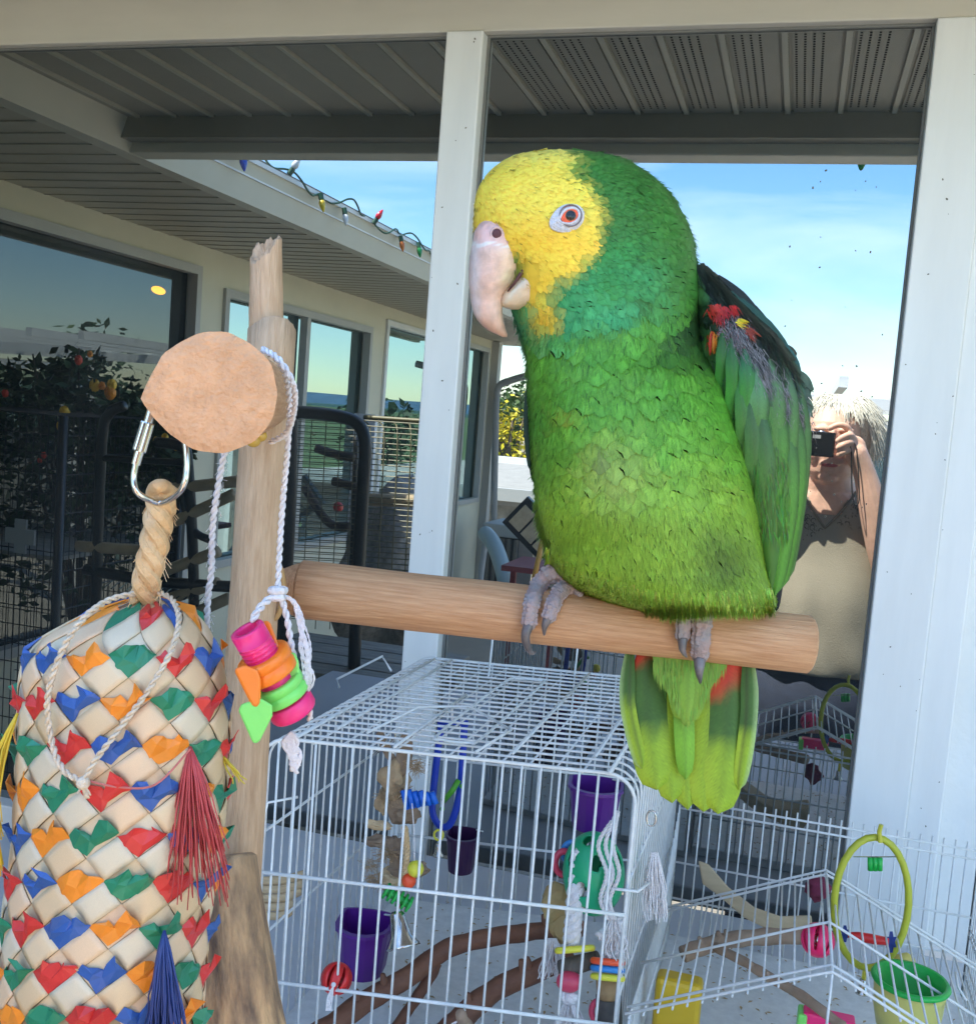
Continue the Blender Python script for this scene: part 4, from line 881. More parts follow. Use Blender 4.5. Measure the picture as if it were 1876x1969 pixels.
m = MB(); twist(m, [P(530,1146,.36), P(510,1158,.356), P(495,1176,.353), P(484,1196,.352)], .0014, .007)
twist(m, [P(540,1146,.36), P(552,1190,.36), P(560,1240,.36), P(572,1290,.361), P(592,1350,.362), P(596,1384,.364)], .0012, .007)
for k in range(12):
    e = r5.uniform(0, 22); twist(m, [P(542,1144,.36), P(566+r5.uniform(-4, 4),1158+r5.uniform(-3, 4),.36), P(582+r5.uniform(-10, 5),1200,.36), P(590+r5.uniform(-22, 8),1248,.359), P(604-e, 1296+r5.uniform(-8, 14), .358), P(590-e*.7, 1330-e*.3, .359), P(575-e*.2, 1296-e, .36)], .00042, .005, 2, 6, 4)
m.build('frayed_loop', M_cot, stoy, smooth=True)
m = MB()
for k in range(16): m.tube(smoothpath([P(562,1408,.368), P(560+r5.uniform(-18,16),1428,.368), P(566+r5.uniform(-16,14),1450,.368), P(566+r5.uniform(-8,10),1466+r5.uniform(-8,30),.368)], 5), .0007, 5)
m.build('string_tuft', M_cot, stoy, smooth=True)
def plastic(n, c): return mat(n, c, .35, 80, .05, .1, 200, sss=.25, spec=.5)
PK = plastic('plastic_pink', (.90, .03, .20)); OR = plastic('plastic_orange', (.95, .22, .015)); GN = plastic('plastic_lime', (.22, .72, .14))
ax = (RX*.40+DN*.86+FW*.33).normalized(); sU = .352/F
def along(h): return P(474, 1210, .350)+ax*h*sU
prof = [(22,0),(33,0),(34,4),(34,30)]
for k in range(9): prof += [(34, 30+k*9), (31, 33+k*9), (34.5, 37+k*9)]
prof += [(34, 125), (34, 150), (0, 150)]
MB().lathe(along(0), ax, [(r*sU, h*sU) for r, h in [(20, 40), (21, 4)]+prof], 40).build('plastic_screw', PK, stoy, smooth=True)
MB().lathe(along(168), ax, [(r*sU, h*sU) for r, h in [(20, 0), (44, 0), (47, 3), (47, 28), (44, 33), (10, 33)]], 40).build('screw_head', PK, stoy, smooth=True)
MB().lathe(along(120), ax, [(r*sU, h*sU) for r, h in [(34, 0), (35, 3), (33, 7), (35, 12), (33, 17), (34, 50)]], 40).build('screw_shank', PK, stoy, smooth=True)
def nut(h0, hh, R, mt, wings):
    o = MB().lathe(along(h0), ax, [(r*sU, h*sU) for r, h in [(33, 1), (R-2, 0), (R, 3), (R, hh*.4), (R-4, hh*.45), (R-3, hh*.52), (R, hh*.6), (R, hh-3), (R-2, hh), (33, hh-1)]], 40).build('wing_nut', mt, stoy, smooth=True)
    for poly, z0 in wings:
        m = MB(); n = len(poly); vs = [P(u, v, .352-(z0+8)*sU) for u, v in poly]+[P(u, v, .352-(z0-8)*sU) for u, v in poly]
        m.add(vs, [tuple(range(n)), tuple(range(n, 2*n))[::-1]]+[(i, n+i, n+(i+1) % n, (i+1) % n) for i in range(n)])
        w_ = m.build('nut_wing', mt, o, smooth=False, bevel=.0009)
    return o
nut(62, 44, 54, OR, [([(450,1287),(453,1296),(484,1358),(494,1362),(501,1352),(502,1308),(496,1288),(470,1278)], 38), ([(501,1200),(506,1194),(516,1194),(521,1200),(544,1262),(540,1280),(510,1262),(503,1230)], -26)])
nut(122, 40, 50, GN, [([(458,1366),(464,1354),(500,1342),(524,1356),(524,1376),(500,1424),(494,1430),(486,1429)], 36), ([(551,1262),(556,1255),(568,1255),(574,1272),(579,1330),(572,1344),(556,1330),(552,1300)], -26)])
# ================================================================ white table under the cages
tb = thing('table', 'white painted table top under the two wire cages against the house wall', 'table', (0, -.3, -1.5))
b = MB(); b.box((-1.0, -.85, -.645), (.75, -.03, -.62)); b.build('table_top', mat('table_white', (.60, .62, .66), .5, 5, .08, .1, 40), tb, bevel=.004)
lg = None
for x in (-.95, .68):
    for y in (-.80, -.1):
        if lg is None: lg = MB().box((-.02, -.02, -1.5), (.02, .02, -.646)).build('leg', M_white, tb); lg.location = (x, y, 0); lm = lg.data
        else: o = bpy.data.objects.new('leg', lm); COL.objects.link(o); o.parent = tb; o.matrix_parent_inverse = Matrix.Translation(-tb.location); o.location = (x, y, 0)
M_wire = mat('white_coated_wire', (.72, .73, .72), .38, 90, .12, spec=.5)
# ---------------------------------------------------------------- cage one: rounded white cage
A1 = Vector((-.436, -1.4+.835, 0)); X1 = Vector((.330, .064, 0)); Y1 = Vector((.004, .372, 0)); ZT1, ZB1 = -.300, -.612
def C1(x, y, z): return A1+X1*x+Y1*y+Vector((0, 0, z))
xl1, yl1 = X1.length, Y1.length
c1 = thing('bird_cage', 'white rounded wire bird cage full of toys below the perch', 'bird cage', C1(.5, .5, ZB1))
RC = .026
def hoop(yf, z1=ZT1, zb=ZB1):
    ex = RC/xl1; pts = [C1(0, yf, zb), C1(0, yf, z1-RC)]
    for k in range(1, 6): a = math.pi/2*k/6; pts.append(C1(ex*(1-math.cos(a)), yf, z1-RC+RC*math.sin(a)))
    pts += [C1(ex, yf, z1), C1(1-ex, yf, z1)]
    for k in range(1, 6): a = math.pi/2*k/6; pts.append(C1(1-ex+ex*math.sin(a), yf, z1-RC+RC*math.cos(a)))
    pts += [C1(1, yf, z1-RC), C1(1, yf, zb)]
    return pts
W = .00118
m = MB(); n = 21
for k in range(1, n): m.tube(hoop(k/n), W, 6)
m.build('hoop_wires', M_wire, c1, smooth=True, kind='stuff')
m = MB()
for k in range(1, 14): x = k/14; m.tube([C1(x, 0, ZT1-.002), C1(x, 1, ZT1-.002)], W*.9, 6)
for z in (-.395, -.50): 
    for x in (0, 1): m.tube([C1(x-.002 if x == 0 else x+.002, 0, z), C1(x-.002 if x == 0 else x+.002, 1, z)], W*1.2, 6)
m.build('lengthwise_wires', M_wire, c1, smooth=True, kind='stuff')
def front(yf, name):
    o = MB(); pts = hoop(yf); o.tube(pts, W*1.45, 8); fo = o.build(name+'_frame', M_wire, c1, smooth=True)
    o = MB(); x = .0185*2.4/xl1
    nx = 20
    for k in range(1, nx):
        x = k/nx; zt = ZT1+.0005
        if x < RC/xl1: zt = ZT1-RC+math.sqrt(max(0, RC**2-(RC-x*xl1)**2))
        if x > 1-RC/xl1: zt = ZT1-RC+math.sqrt(max(0, RC**2-(RC-(1-x)*xl1)**2))
        o.tube([C1(x, yf, ZB1), C1(x, yf, zt)], W*1.05, 6)
    o.build(name+'_bars', M_wire, fo, smooth=True, kind='stuff')
    o = MB()
    for zz in (-.425, -.527): o.tube([C1(0, yf-.006, zz), C1(1, yf-.006, zz)], W*1.5, 8)
    o.build(name+'_crossbar', M_wire, fo, smooth=True)
front(0, 'front'); front(1, 'back')
m = MB()
for x0, x1, y0, y1 in ((.10, .10, -.01, .96), (.16, .16, .10, .97), (.36, .36, .0, .55), (.66, .66, .05, .97), (.93, .93, -.02, .45), (.87, .87, .1, .95)): m.tube([C1(x0, y0, ZT1+.003), C1(x1, y1, ZT1+.003)], W*1.25, 8)
m.tube(smoothpath([C1(.43,.14,ZT1+.005), C1(.43,.72,ZT1+.005), C1(.46,.78,ZT1+.005), C1(.53,.78,ZT1+.005), C1(.55,.72,ZT1+.005), C1(.55,.14,ZT1+.005), C1(.53,.08,ZT1+.005), C1(.46,.08,ZT1+.005)], 5, closed=True), W*1.2, 8, closed=True)
m.tube([C1(.25,.08,ZT1+.004), C1(.31,.28,ZT1+.012), C1(.44,.34,ZT1+.012), C1(.62,.16,ZT1+.012), C1(.57,.02,ZT1+.004)], W*1.1, 8)
m.build('top_door', M_wire, c1, smooth=True)
m = MB()
hp = lambda x, y: PZ(x, y, ZT1+.02)
m.tube([PZ(652,1322,ZT1+.001)+Vector((0,0,.0)), PZ(648,1306,ZT1+.012), PZ(735,1262,ZT1+.012), PZ(752,1290,ZT1+.001)], W*1.1, 8)
m.tube([C1(.10,.02,ZT1-.055), C1(.03,-.004,ZT1-.06), C1(.02,-.01,ZT1-.09)], W*1.1, 8)
m.tube([C1(.97,-.02,ZT1-.1), C1(1.03,-.02,ZT1-.1), C1(1.05,.04,ZT1-.1)], W*1.2, 8)
for uu in (945, 1110): m.tube([PZ(uu-6, 1300, ZT1+.002), PZ(uu-4, 1285, ZT1+.006), PZ(uu+2, 1228, ZT1+.045)], W*1.1, 8)
m.build('wire_clips', M_wire, c1, smooth=True, kind='stuff')
b = MB(); b.box((0, 0, 0), (1, 1, 1), Matrix(((X1.x, Y1.x, 0, A1.x), (X1.y, Y1.y, 0, A1.y), (0, 0, .010, -.620), (0, 0, 0, 1)))); b.build('tray', M_wire, c1, bevel=.002)
ring = MB().tube([PY(1252+9*math.cos(a), 1574+15*math.sin(a), .93) for a in [2*math.pi*k/18 for k in range(18)]], .0009, 6, closed=True).build('split_ring', M_steel, c1, smooth=True)
# ---- toys and fittings in cage one
def G(u, v, Y): return PY(u, v, Y)
def uS(Y): return Y/F*1.03
def torus(u, v, Y, ru, rv, r, tilt=0, n=28, dz=0):
    s = uS(Y); c = G(u, v, Y); return [c+RX*(ru*math.cos(a)*math.cos(tilt)-rv*math.sin(a)*math.sin(tilt))*s+DN*(ru*math.cos(a)*math.sin(tilt)+rv*math.sin(a)*math.cos(tilt))*s+FW*dz*math.sin(a)*s for a in [2*math.pi*k/n for k in range(n)]]
def ringobj(name, label, cat, u, v, Y, ru, rv, r, mt, tilt=0, dz=0, parent=None, group=None):
    s = uS(Y); o = MB().tube(torus(u, v, Y, ru, rv, r, tilt, dz=dz), r*s, 10, closed=True).build(name, mt, parent, smooth=True)
    if parent is None: tag(o, label, cat, group)
    return o
M_blue = plastic('plastic_royal_blue', (.01, .05, .45)); M_yel = plastic('plastic_yellow', (.75, .70, .06)); M_redp = plastic('plastic_red', (.65, .02, .02)); M_purp = mat('purple_plastic', (.09, .012, .20), .35); M_green = plastic('plastic_green', (.01, .38, .17)); M_kgreen = plastic('plastic_kelly', (.01, .40, .06)); M_pinkd = plastic('plastic_rose', (.62, .06, .12)); M_sky = plastic('plastic_sky', (.03, .24, .62)); M_or2 = plastic('plastic_orange_red', (.85, .10, .03))
sw = thing('blue_swing', 'royal blue plastic loop hanging from the cage roof with a small bell under it', 'bird swing', G(860, 1400, 1.06))
s = uS(1.06)
MB().tube([G(u, v, Y) for u, v, Y in smoothpath([(850,1385,1.06),(842,1440,1.06),(833,1520,1.06),(832,1565,1.06),(848,1590,1.06),(868,1580,1.06),(884,1520,1.06),(890,1440,1.06),(893,1385,1.06)], 6)], 7.5*s, 8, sq=.5).build('swing_loop', M_blue, sw, smooth=True)
MB().tube([G(842,1388,1.06), G(900,1392,1.06)], 5*s, 8).build('swing_bar', M_blue, sw, smooth=True)
MB().tube([G(868,1360,1.06), G(870,1390,1.06)], 3*s, 6).build('twist_tie', M_cot, sw)
ringobj('link', '', '', 843, 1606, 1.05, 9, 10, 2.4, M_yel, parent=sw)
def bell(parent, u, v, Y, R, H, mt, axis=None):
    s = uS(Y); axv = axis or DN
    return MB().lathe(G(u, v, Y), axv, [(0, 0), (R*.28*s, 0), (R*.42*s, H*.10*s), (R*.5*s, H*.35*s), (R*.62*s, H*.68*s), (R*.95*s, H*.93*s), (R*s, H*s), (R*.93*s, H*s), (R*.55*s, H*.68*s), (0, H*.2*s)], 28).build('bell', mt, parent, smooth=True)
bell(sw, 842, 1622, 1.05, 12, 26, M_steel)
m = MB(); m.tube([G(853,1540,1.05), G(870,1520,1.045), G(882,1500,1.05)], 6*s, 8); m.ell(G(850,1556,1.05), 5*s); m.ell(G(888,1512,1.05), 5*s); m.build('green_figure', mat('leaf_green_plastic', (.08, .35, .03), .4), sw, smooth=True)
# shredded wood and fibre toy
M_fib = mat('coconut_fibre', (.34, .22, .12), .9, 80, .35, 1, 200, col2=(.48, .34, .20)); M_bk = mat('bark_chip', (.16, .10, .065), .85, 40, .4, 1, 120, col2=(.30, .22, .15)); M_log = mat('pale_split_wood', (.48, .33, .18), .7, 30, .25, .8, 90, col2=(.60, .44, .26), stretch=(1, 1, 6))
ft = thing('shredding_toy', 'brown bark, fibre and rope bird toy hanging behind the front bars', 'bird toy', G(765, 1440, .98)); s = uS(.98)
def lump(name, mt, c, ax3, seed, amp=.25, parent=None, n=20, sm=True, frq=3.0):
    m = MB().ell((0, 0, 0), 1, n, n*2//3); r_ = Vector((seed*3.1, seed*1.7, 0)); vs = []
    for p in m.v:
        p = Vector(p); k = 1+amp*noise.noise(p*frq*.5+r_)*2+amp*.4*noise.noise(p*frq*2+r_); vs.append(c+ax3[0]*p.x*k+ax3[1]*p.y*k+ax3[2]*p.z*k)
    m.v = [tuple(p) for p in vs]; return m.build(name, mt, parent, smooth=sm)
for i, (u, v, a, b_, c_, ang, mt) in enumerate([(745,1440,10,38,5,-.45,M_bk),(778,1452,15,45,4,.25,M_bk),(760,1500,30,36,20,0,M_fib),(775,1560,34,26,16,.3,M_bk),(735,1620,34,14,12,.1,M_bk),(728,1588,26,10,8,.15,M_log),(765,1640,22,34,14,.1,M_bk),(790,1672,40,16,14,-.1,M_bk),(752,1690,30,22,12,.1,M_log),(735,1540,12,26,10,.1,M_fib)]):
    ca, sa = math.cos(ang), math.sin(ang); lump('bark_piece' if mt is not M_fib else 'fibre_knot', mt, G(u, v, .98), [(RX*ca+DN*sa)*a*s, (DN*ca-RX*sa)*b_*s, FW*c_*s], i, .3, ft, sm=(mt is M_fib))
m = MB()
for k in range(420):
    c0 = r5.choice([(742,1530),(800,1470),(742,1640),(722,1690),(775,1515),(715,1660)]); an = r5.uniform(0, 6.28); l_ = r5.uniform(10, 30)
    m.tube([G(c0[0]+r5.uniform(-14, 14), c0[1]+r5.uniform(-12, 12), .975), G(c0[0]+math.cos(an)*l_, c0[1]+abs(math.sin(an))*l_*1.2-6, .97+r5.uniform(-.01, .01))], .5*s, 3)
m.build('fibres', M_fib, ft, kind='stuff')
m = MB(); twist(m, [G(778,1590,.97), G(782,1640,.97), G(776,1690,.97)], 7*s, 26*s, 3, 8, 8); m.build('rope_piece', M_rope, ft, smooth=True)
m = MB(); m.tube(smoothpath([G(728,1448,.97), G(745,1420,.97), G(752,1405,.97), G(760,1415,.97), G(748,1430,.97)], 5), 1.6*s, 6); m.tube([G(712,1460,.97), G(745,1425,.97)], 3*s, 8); m.build('toy_clip', M_steel, ft, smooth=True)
m = MB()
for k in range(6):
    a_, b_ = G(775+k*11, 1520+k*1-(k % 2)*2, .955), G(783+k*11, 1556-k*2, .955); m.tube([a_, b_], 6*s, 8)
m.build('blue_ribbed_spool', M_sky if False else plastic('plastic_bright_blue', (.01, .13, .62)), ft, smooth=True)
# bead and bell toy
bt = thing('bell_toy', 'silver bell on a string below yellow, orange and green beads inside the cage', 'bird toy', G(795, 1600, .93)); s = uS(.93)
MB().tube([G(792,1545,.93), G(796,1600,.93), G(797,1665,.93)], 1.2*s, 6).build('string', M_cot, bt)
MB().ell(G(799,1671,.93), 17*s, 20, 14).build('bead', M_yel, bt, smooth=True, label='yellow bead'); MB().ell(G(786,1694,.93), 15*s, 20, 14).build('bead', M_or2, bt, smooth=True, label='orange bead')
m = MB(); q = (RX*.85+DN*.5).normalized()
for k in range(6): m.lathe(G(740,1712,.93)+q*k*11*s, q, [(4*s, 0), (17*s, 0), (17*s, 5*s), (4*s, 5*s)], 14)
m.tube([G(740,1712,.93), G(740,1712,.93)+q*62*s], 9*s, 10); m.build('ribbed_spool', M_kgreen, bt, label='green ribbed spool')
MB().tube([G(768,1725,.93), G(770,1768,.93)], 3*s, 6).build('bell_wire', M_steel, bt)
bell(bt, 762, 1752, .93, 36, 72, M_steel, (DN*.92+RX*.22-FW*.32).normalized())
# cups
def cup(label, u0, v0, u1, v1, Y, dep, M_, tilt=0):
    t = thing('feeding_cup', label, 'bird cup', G((u0+u1)/2, v1, Y)); s = uS(Y); m = MB(); n = 24; c = G((u0+u1)/2, v0, Y); vs = []
    rx_, h = (u1-u0)/2*s, (v1-v0)*s; zz = Vector((0, 0, -1)); xx = Vector((1, .15, 0)).normalized(); yy = Vector((-.15, 1, 0)).normalized()
    def sec(r, hh): return [c+xx*max(-1, min(1, 1.25*math.cos(2*math.pi*k/n)))*rx_*r-yy*math.sin(2*math.pi*k/n)*dep*r*(1 if math.sin(2*math.pi*k/n) > 0 else .3)+zz*hh for k in range(n)]
    rings = [sec(1.07, 0), sec(1.07, h*.07), sec(1, h*.08), sec(.78, h), sec(.01, h), ]
    ins = [sec(1.07, 0), sec(.94, 0), sec(.72, h*.93), sec(.01, h*.93)]
    for rs_ in (rings, ins):
        vs = [p for r in rs_ for p in r]; m.add(vs, [(j*n+k, j*n+(k+1) % n, (j+1)*n+(k+1) % n, (j+1)*n+k) for j in range(len(rs_)-1) for k in range(n)])
    m.build('cup_body', M_, t, smooth=False)
    w = MB().tube([G(u0-4, v0+4, Y), G((u0+u1)/2, v0-6, Y+.03), G(u1+4, v0+3, Y)], .001, 6).build('cup_hanger', M_wire, t)
    return t
cup('deep purple plastic feeding cup behind the silver bell, low in the cage', 655, 1760, 762, 1868, .98, .045, M_purp)
cup('deep purple plastic feeding cup in the upper right corner of the cage', 1098, 1500, 1196, 1585, 1.02, .04, M_purp)
cup('deep purple plastic feeding cup half hidden at the back of the cage', 862, 1596, 924, 1672, 1.19, .035, mat('shaded_purple_plastic', (.035, .006, .05), .4))  # back cup's shade put into a darker copy of the purple
# red rattle ball on the bars
rb = thing('rattle_ball', 'small slotted red plastic ball tied to the front bars', 'toy ball', G(647, 1882, .86)); s = uS(.86)
def slotball(u, v, Y, R, mt, par_, bands=7):
    s = uS(Y); c = G(u, v, Y); m = MB(); nv, nu = 14, 28; axv = (RX*.3+FW*.5-DN*.8).normalized(); a = axv.cross(RX).normalized(); b_ = axv.cross(a); vs = []; fs = []
    for j in range(nv+1):
        th = math.pi*j/nv
        for i in range(nu): ph = 2*math.pi*i/nu; vs.append(c+(a*math.sin(th)*math.cos(ph)+b_*math.sin(th)*math.sin(ph)+axv*math.cos(th))*R*s)
    for j in range(nv):
        for i in range(nu):
            if 3 <= j <= nv-4 and i % 4 == 0: continue
            fs.append((j*nu+i, j*nu+(i+1) % nu, (j+1)*nu+(i+1) % nu, (j+1)*nu+i))
    m.add(vs, fs); o = m.build('ball_shell', mt, par_, smooth=True); sd_ = o.modifiers.new('thickness', 'SOLIDIFY'); sd_.thickness = .0018; sd_.offset = -1
    MB().ell(c, R*.42*s, 12, 8).build('ball_bead', M_steel, par_, smooth=True); return o
slotball(647, 1882, .86, 29, M_redp, rb)
m = MB()
for k in range(10): m.tube(smoothpath([G(641, 1896, .83), G(636+r5.uniform(-8, 8), 1918, .83), G(634+r5.uniform(-10, 10), 1944, .83)], 4), .0005, 4)
m.ell(G(641, 1894, .832), .0022); m.build('string_tie', M_cot, rb)
t2 = MB(); t2.ell(G(884, 1961, .87), .0024)
for k in range(9): t2.tube(smoothpath([G(884, 1962, .87), G(880+r5.uniform(-14, 12), 1972, .868), G(872+r5.uniform(-14, 14), 1990, .868)], 4), .0005, 4)
tag(t2.build('string_tie', M_cot), 'white string knotted round the lowest crossbar of the cage', 'string')
# branches and wood slab
def branch(name, label, pts, r, mt, Y=1.0, seed=0, cat='branch', parent=None, n=12):
    sp = smoothpath([Vector(p) for p in pts], 8); rr_ = random.Random(seed); L_ = len(sp); m = MB(); s = uS(Y)
    rs = [(lerp(r[0], r[1], i/(L_-1))*(1+.16*noise.noise(Vector((i*.35, seed, 0)))))*s for i in range(L_)]
    m.tube([G(p.x+2*noise.noise(Vector((i*.3, 5, seed))), p.y+2*noise.noise(Vector((i*.3, 9, seed))), p.z) for i, p in enumerate(sp)], rs, n)
    for k in range(3):
        i = rr_.randrange(4, L_-2); p = sp[i]; m.tube([G(p.x, p.y, p.z), G(p.x-6, p.y-r[0]*1.25, p.z-.005)], [rs[i]*.6, rs[i]*.25], 8)
    o = m.build(name, mt, parent, smooth=True)
    if parent is None: tag(o, label, cat)
    return o
M_br = mat('red_brown_bark', (.13, .05, .028), .7, 40, .35, .8, 140, col2=(.20, .085, .045)); M_br2 = mat('grey_brown_bark', (.26, .17, .11), .8, 40, .35, .9, 120, col2=(.38, .27, .19))
branch('branch_perch', 'red brown branch rising to the right across the cage', [(600,2000,.86),(690,1935,.90),(790,1875,.94),(860,1825,.97),(960,1800,1.0),(1050,1790,1.03),(1120,1785,1.05)], (24, 17), M_br, .92, 1)
branch('branch_perch', 'thinner red brown side branch reaching down from the long branch', [(840,1850,.97),(820,1890,.96),(790,1935,.95),(745,2000,.94)], (13, 11), M_br, .95, 2)
branch('branch_perch', 'lower red brown branch beside the hanging rope toys', [(830,2010,.92),(880,1965,.93),(950,1905,.96),(1040,1865,.98),(1100,1840,1.0)], (25, 20), M_br, .95, 3)
branch('branch_stub', 'short cut brown branch end poking through the front bars', [(884,1950,.85),(896,1975,.87),(910,2000,.9)], (10, 20), M_br2, .87, 4)
m = MB(); s = uS(.95); rs5 = random.Random(3)
for k in range(5):
    y0 = 1690+k*17; pts = [G(500, y0+4, .95), G(545, y0+2, .95), G(590-k*6+rs5.uniform(-8, 8), y0-9+rs5.uniform(-3, 3), .955)]
    m.tube(smoothpath(pts, 5), 9.5*s, 8, sq=.5)
tag(m.build('wood_slab', M_log, smooth=True), 'splintered pale wood slab beside the post at the left of the cage', 'wood block')
# holed ball with rope and rings
hb_ = thing('rope_ball_toy', 'green holed plastic ball with twisted white cotton rope at the right of the cage', 'bird toy', G(1141, 1610, .94)); s = uS(.94)
c = G(1141, 1680, .94); m = MB(); nv, nu = 40, 64; vs = []; fs = []
holes = []
for th, ph in [(.42, 0), (.42, 2.1), (.42, 4.2), (1.08, .5), (1.08, 1.55), (1.08, 2.6), (1.08, 3.65), (1.08, 4.7), (1.08, 5.75), (1.75, 0), (1.75, 1.05), (1.75, 2.1), (1.75, 3.14), (1.75, 4.2), (1.75, 5.25), (2.45, .5), (2.45, 1.75), (2.45, 3.0), (2.45, 4.2), (2.45, 5.4)]:
    holes.append(Vector((math.sin(th)*math.cos(ph), math.sin(th)*math.sin(ph), math.cos(th))))
for j in range(nv+1):
    for i in range(nu):
        th = math.pi*j/nv; ph = 2*math.pi*i/nu; d = Vector((math.sin(th)*math.cos(ph), math.sin(th)*math.sin(ph), math.cos(th)))
        for h_ in holes:                                   # snap the mesh to round hole rims
            a_ = d.angle(h_)
            if .16 < a_ < .25: d = (h_+(d-h_*d.dot(h_)).normalized()*math.tan(.205)).normalized()
        vs.append(c+RX*d.x*56*s-FW*d.y*-56*s-DN*d.z*76*s)
vv_ = [Vector(((p-c).dot(RX)/(56*s), (p-c).dot(FW)/(56*s), -(p-c).dot(DN)/(76*s))).normalized() for p in vs]
for j in range(nv):
    for i in range(nu):
        q = (j*nu+i, j*nu+(i+1) % nu, (j+1)*nu+(i+1) % nu, (j+1)*nu+i); ce = (vv_[q[0]]+vv_[q[1]]+vv_[q[2]]+vv_[q[3]]).normalized()
        if min(ce.angle(h_) for h_ in holes) < .195: continue
        fs.append(q)
m.add(vs, fs); o = m.build('ball_shell', M_green, hb_, smooth=True); sd_ = o.modifiers.new('thickness', 'SOLIDIFY'); sd_.thickness = .002; sd_.offset = -1
m = MB(); twist(m, [G(1114,1638,.93), G(1112,1665,.925), G(1106,1720,.92), G(1102,1770,.92), G(1098,1812,.925)], 17*s, 60*s, 3, 8, 12); m.build('twisted_rope', M_cot, hb_, smooth=True)
m = MB()
for k in range(3): twist(m, [G(1188-k*6,1560+k*10,.915), G(1178-k*14,1625,.91), G(1190-k*12,1680,.91), G(1172-k*9,1730,.91), G(1182-k*6,1768,.912)], 4.2*s, 26*s, 3, 8, 7)
m.build('rope_strands', M_cot, hb_, smooth=True)
def tuft(name, parent, u, v, Y, n, wd, ln, seed, r=.0006, mt=None):
    rr_ = random.Random(seed); m = MB()
    for k in range(n):
        a = rr_.uniform(-1, 1); l_ = ln*rr_.uniform(.6, 1.05); m.tube(smoothpath([G(u+a*wd*.3, v, Y), G(u+a*wd*.7+rr_.uniform(-3, 3), v+l_*.4, Y+rr_.uniform(-.006, .006)), G(u+a*wd+rr_.uniform(-5, 5), v+l_*.75, Y+rr_.uniform(-.006, .006)), G(u+a*wd+rr_.uniform(-7, 7), v+l_, Y+rr_.uniform(-.006, .006))], 3), r, 4)
    return m.build(name, mt or M_cot, parent, kind='stuff')
tuft('rope_tuft', hb_, 1180, 1765, .915, 70, 22, 80, 1); tuft('rope_tuft', hb_, 1258, 1640, .93, 70, 22, 130, 2); tuft('rope_tuft', hb_, 1062, 1805, .95, 60, 26, 80, 3)
m = MB(); twist(m, [G(1150,1800,.92), G(1170,1790,.92), G(1195,1768,.92)], 10*s, 40*s, 3, 8, 8); m.build('rope_cross', M_cot, hb_, smooth=True)
ringobj('ring', '', '', 1084, 1660, .96, 17, 23, 6.5, M_pinkd, parent=hb_); ringobj('ring', '', '', 1100, 1640, .97, 18, 20, 6, M_sky, parent=hb_)
ringobj('ring', '', '', 1105, 1826, .92, 34, 6, 6.5, M_yel, tilt=-.08, dz=14, parent=hb_)
ca = [(1072,1735,34,40,26,.3),(1082,1775,26,42,20,.1)]
for i, (u, v, a, b_, c_, ang) in enumerate(ca): lump('wood_block', mat('tan_wood_block', (.46, .29, .12), .7, 30, .3, .7, 80, col2=(.36, .30, .13)), G(u, v, .96), [(RX*math.cos(ang)+DN*math.sin(ang))*a*s, (DN*math.cos(ang)-RX*math.sin(ang))*b_*s, FW*c_*s], i+20, .14, hb_, n=12, sm=False)
MB().tube([G(1078,1864,.93), G(1100,1858,.93), G(1150,1844,.93)], [17*s, 18*s, 15*s], 12).build('wood_peg', mat('dark_wood_peg', (.13, .11, .09), .8, 30, .4, 1, 90, stretch=(4, 1, 1)), hb_, smooth=True)
MB().ell(G(1094,1888,.92), [RX*25*s, DN*20*s, FW*20*s], 20, 14).build('bead', M_pinkd, hb_, smooth=True)
m = MB(); twist(m, [G(1086,1912,.92), G(1094,1922,.915), G(1104,1916,.92)], 12*s, 30*s, 3, 8, 8); m.build('rope_knot', M_cot, hb_, smooth=True); tuft('rope_tuft', hb_, 1094, 1925, .92, 80, 26, 80, 4)
rg = thing('ring_stack_toy', 'orange, blue and yellow plastic rings stacked on a log in the cage corner', 'bird toy', G(1170, 1969, .93)); s = uS(.91)
for v, mt, l in ((1850, M_or2, 'orange ring'), (1864, M_sky, 'blue ring'), (1880, M_yel, 'yellow ring')): o = ringobj('ring', '', '', 1168, v, .92, 28, 9, 6.5, mt, tilt=.1, dz=22, parent=rg); o['label'] = l
MB().tube([G(1168,1878,.93), G(1170,1915,.93)], 24*s, 18).build('log_block', mat('log_tan', (.42,.27,.13), .8, 30, .3, .8, 90), rg, smooth=True)
MB().tube([G(1170,1916,.93), G(1172,2010,.93)], 26*s, 18).build('log_block', mat('log_dark', (.10,.09,.08), .85, 40, .4, 1, 90), rg, smooth=True)
ringobj('ring', '', '', 1150, 1945, .93, 13, 20, 6, M_pinkd, parent=rg)
# ---------------------------------------------------------------- cage two: house shaped cage with a gabled roof
c2 = thing('house_shaped_cage', 'white wire bird cage with gabled roof at the lower right against the wall', 'bird cage', (.07, -.38, -.612))
XR, ZR = .070, -.440; XL2, XR2 = -.094, .236; ZE = -.518
Y0, Y1b = -1.4+.90, -1.4+1.255
def prof2(x):
    return ZR-(XR-x)/(XR-XL2)*(ZR-ZE)*1.0 if x < XR else ZR-(x-XR)/(XR2-XR)*(ZR-ZE)
def rowpts(y, dz=0): return smoothpath([Vector((XL2-.004, y, ZE+dz)), Vector((XR-.012, y, ZR-.005+dz)), ], 1)+[Vector((XR, y, ZR+dz))]+[Vector((XR+.012, y, ZR-.005+dz)), Vector((XR2+.004, y, ZE+dz))]
m = MB()
for yy in (-1.4+.900, -1.4+.912, -1.4+.995, -1.4+1.107, -1.4+1.118): m.tube(rowpts(yy, .0018), W*1.15, 8)
m.build('roof_cross_wires', M_wire, c2, smooth=True)
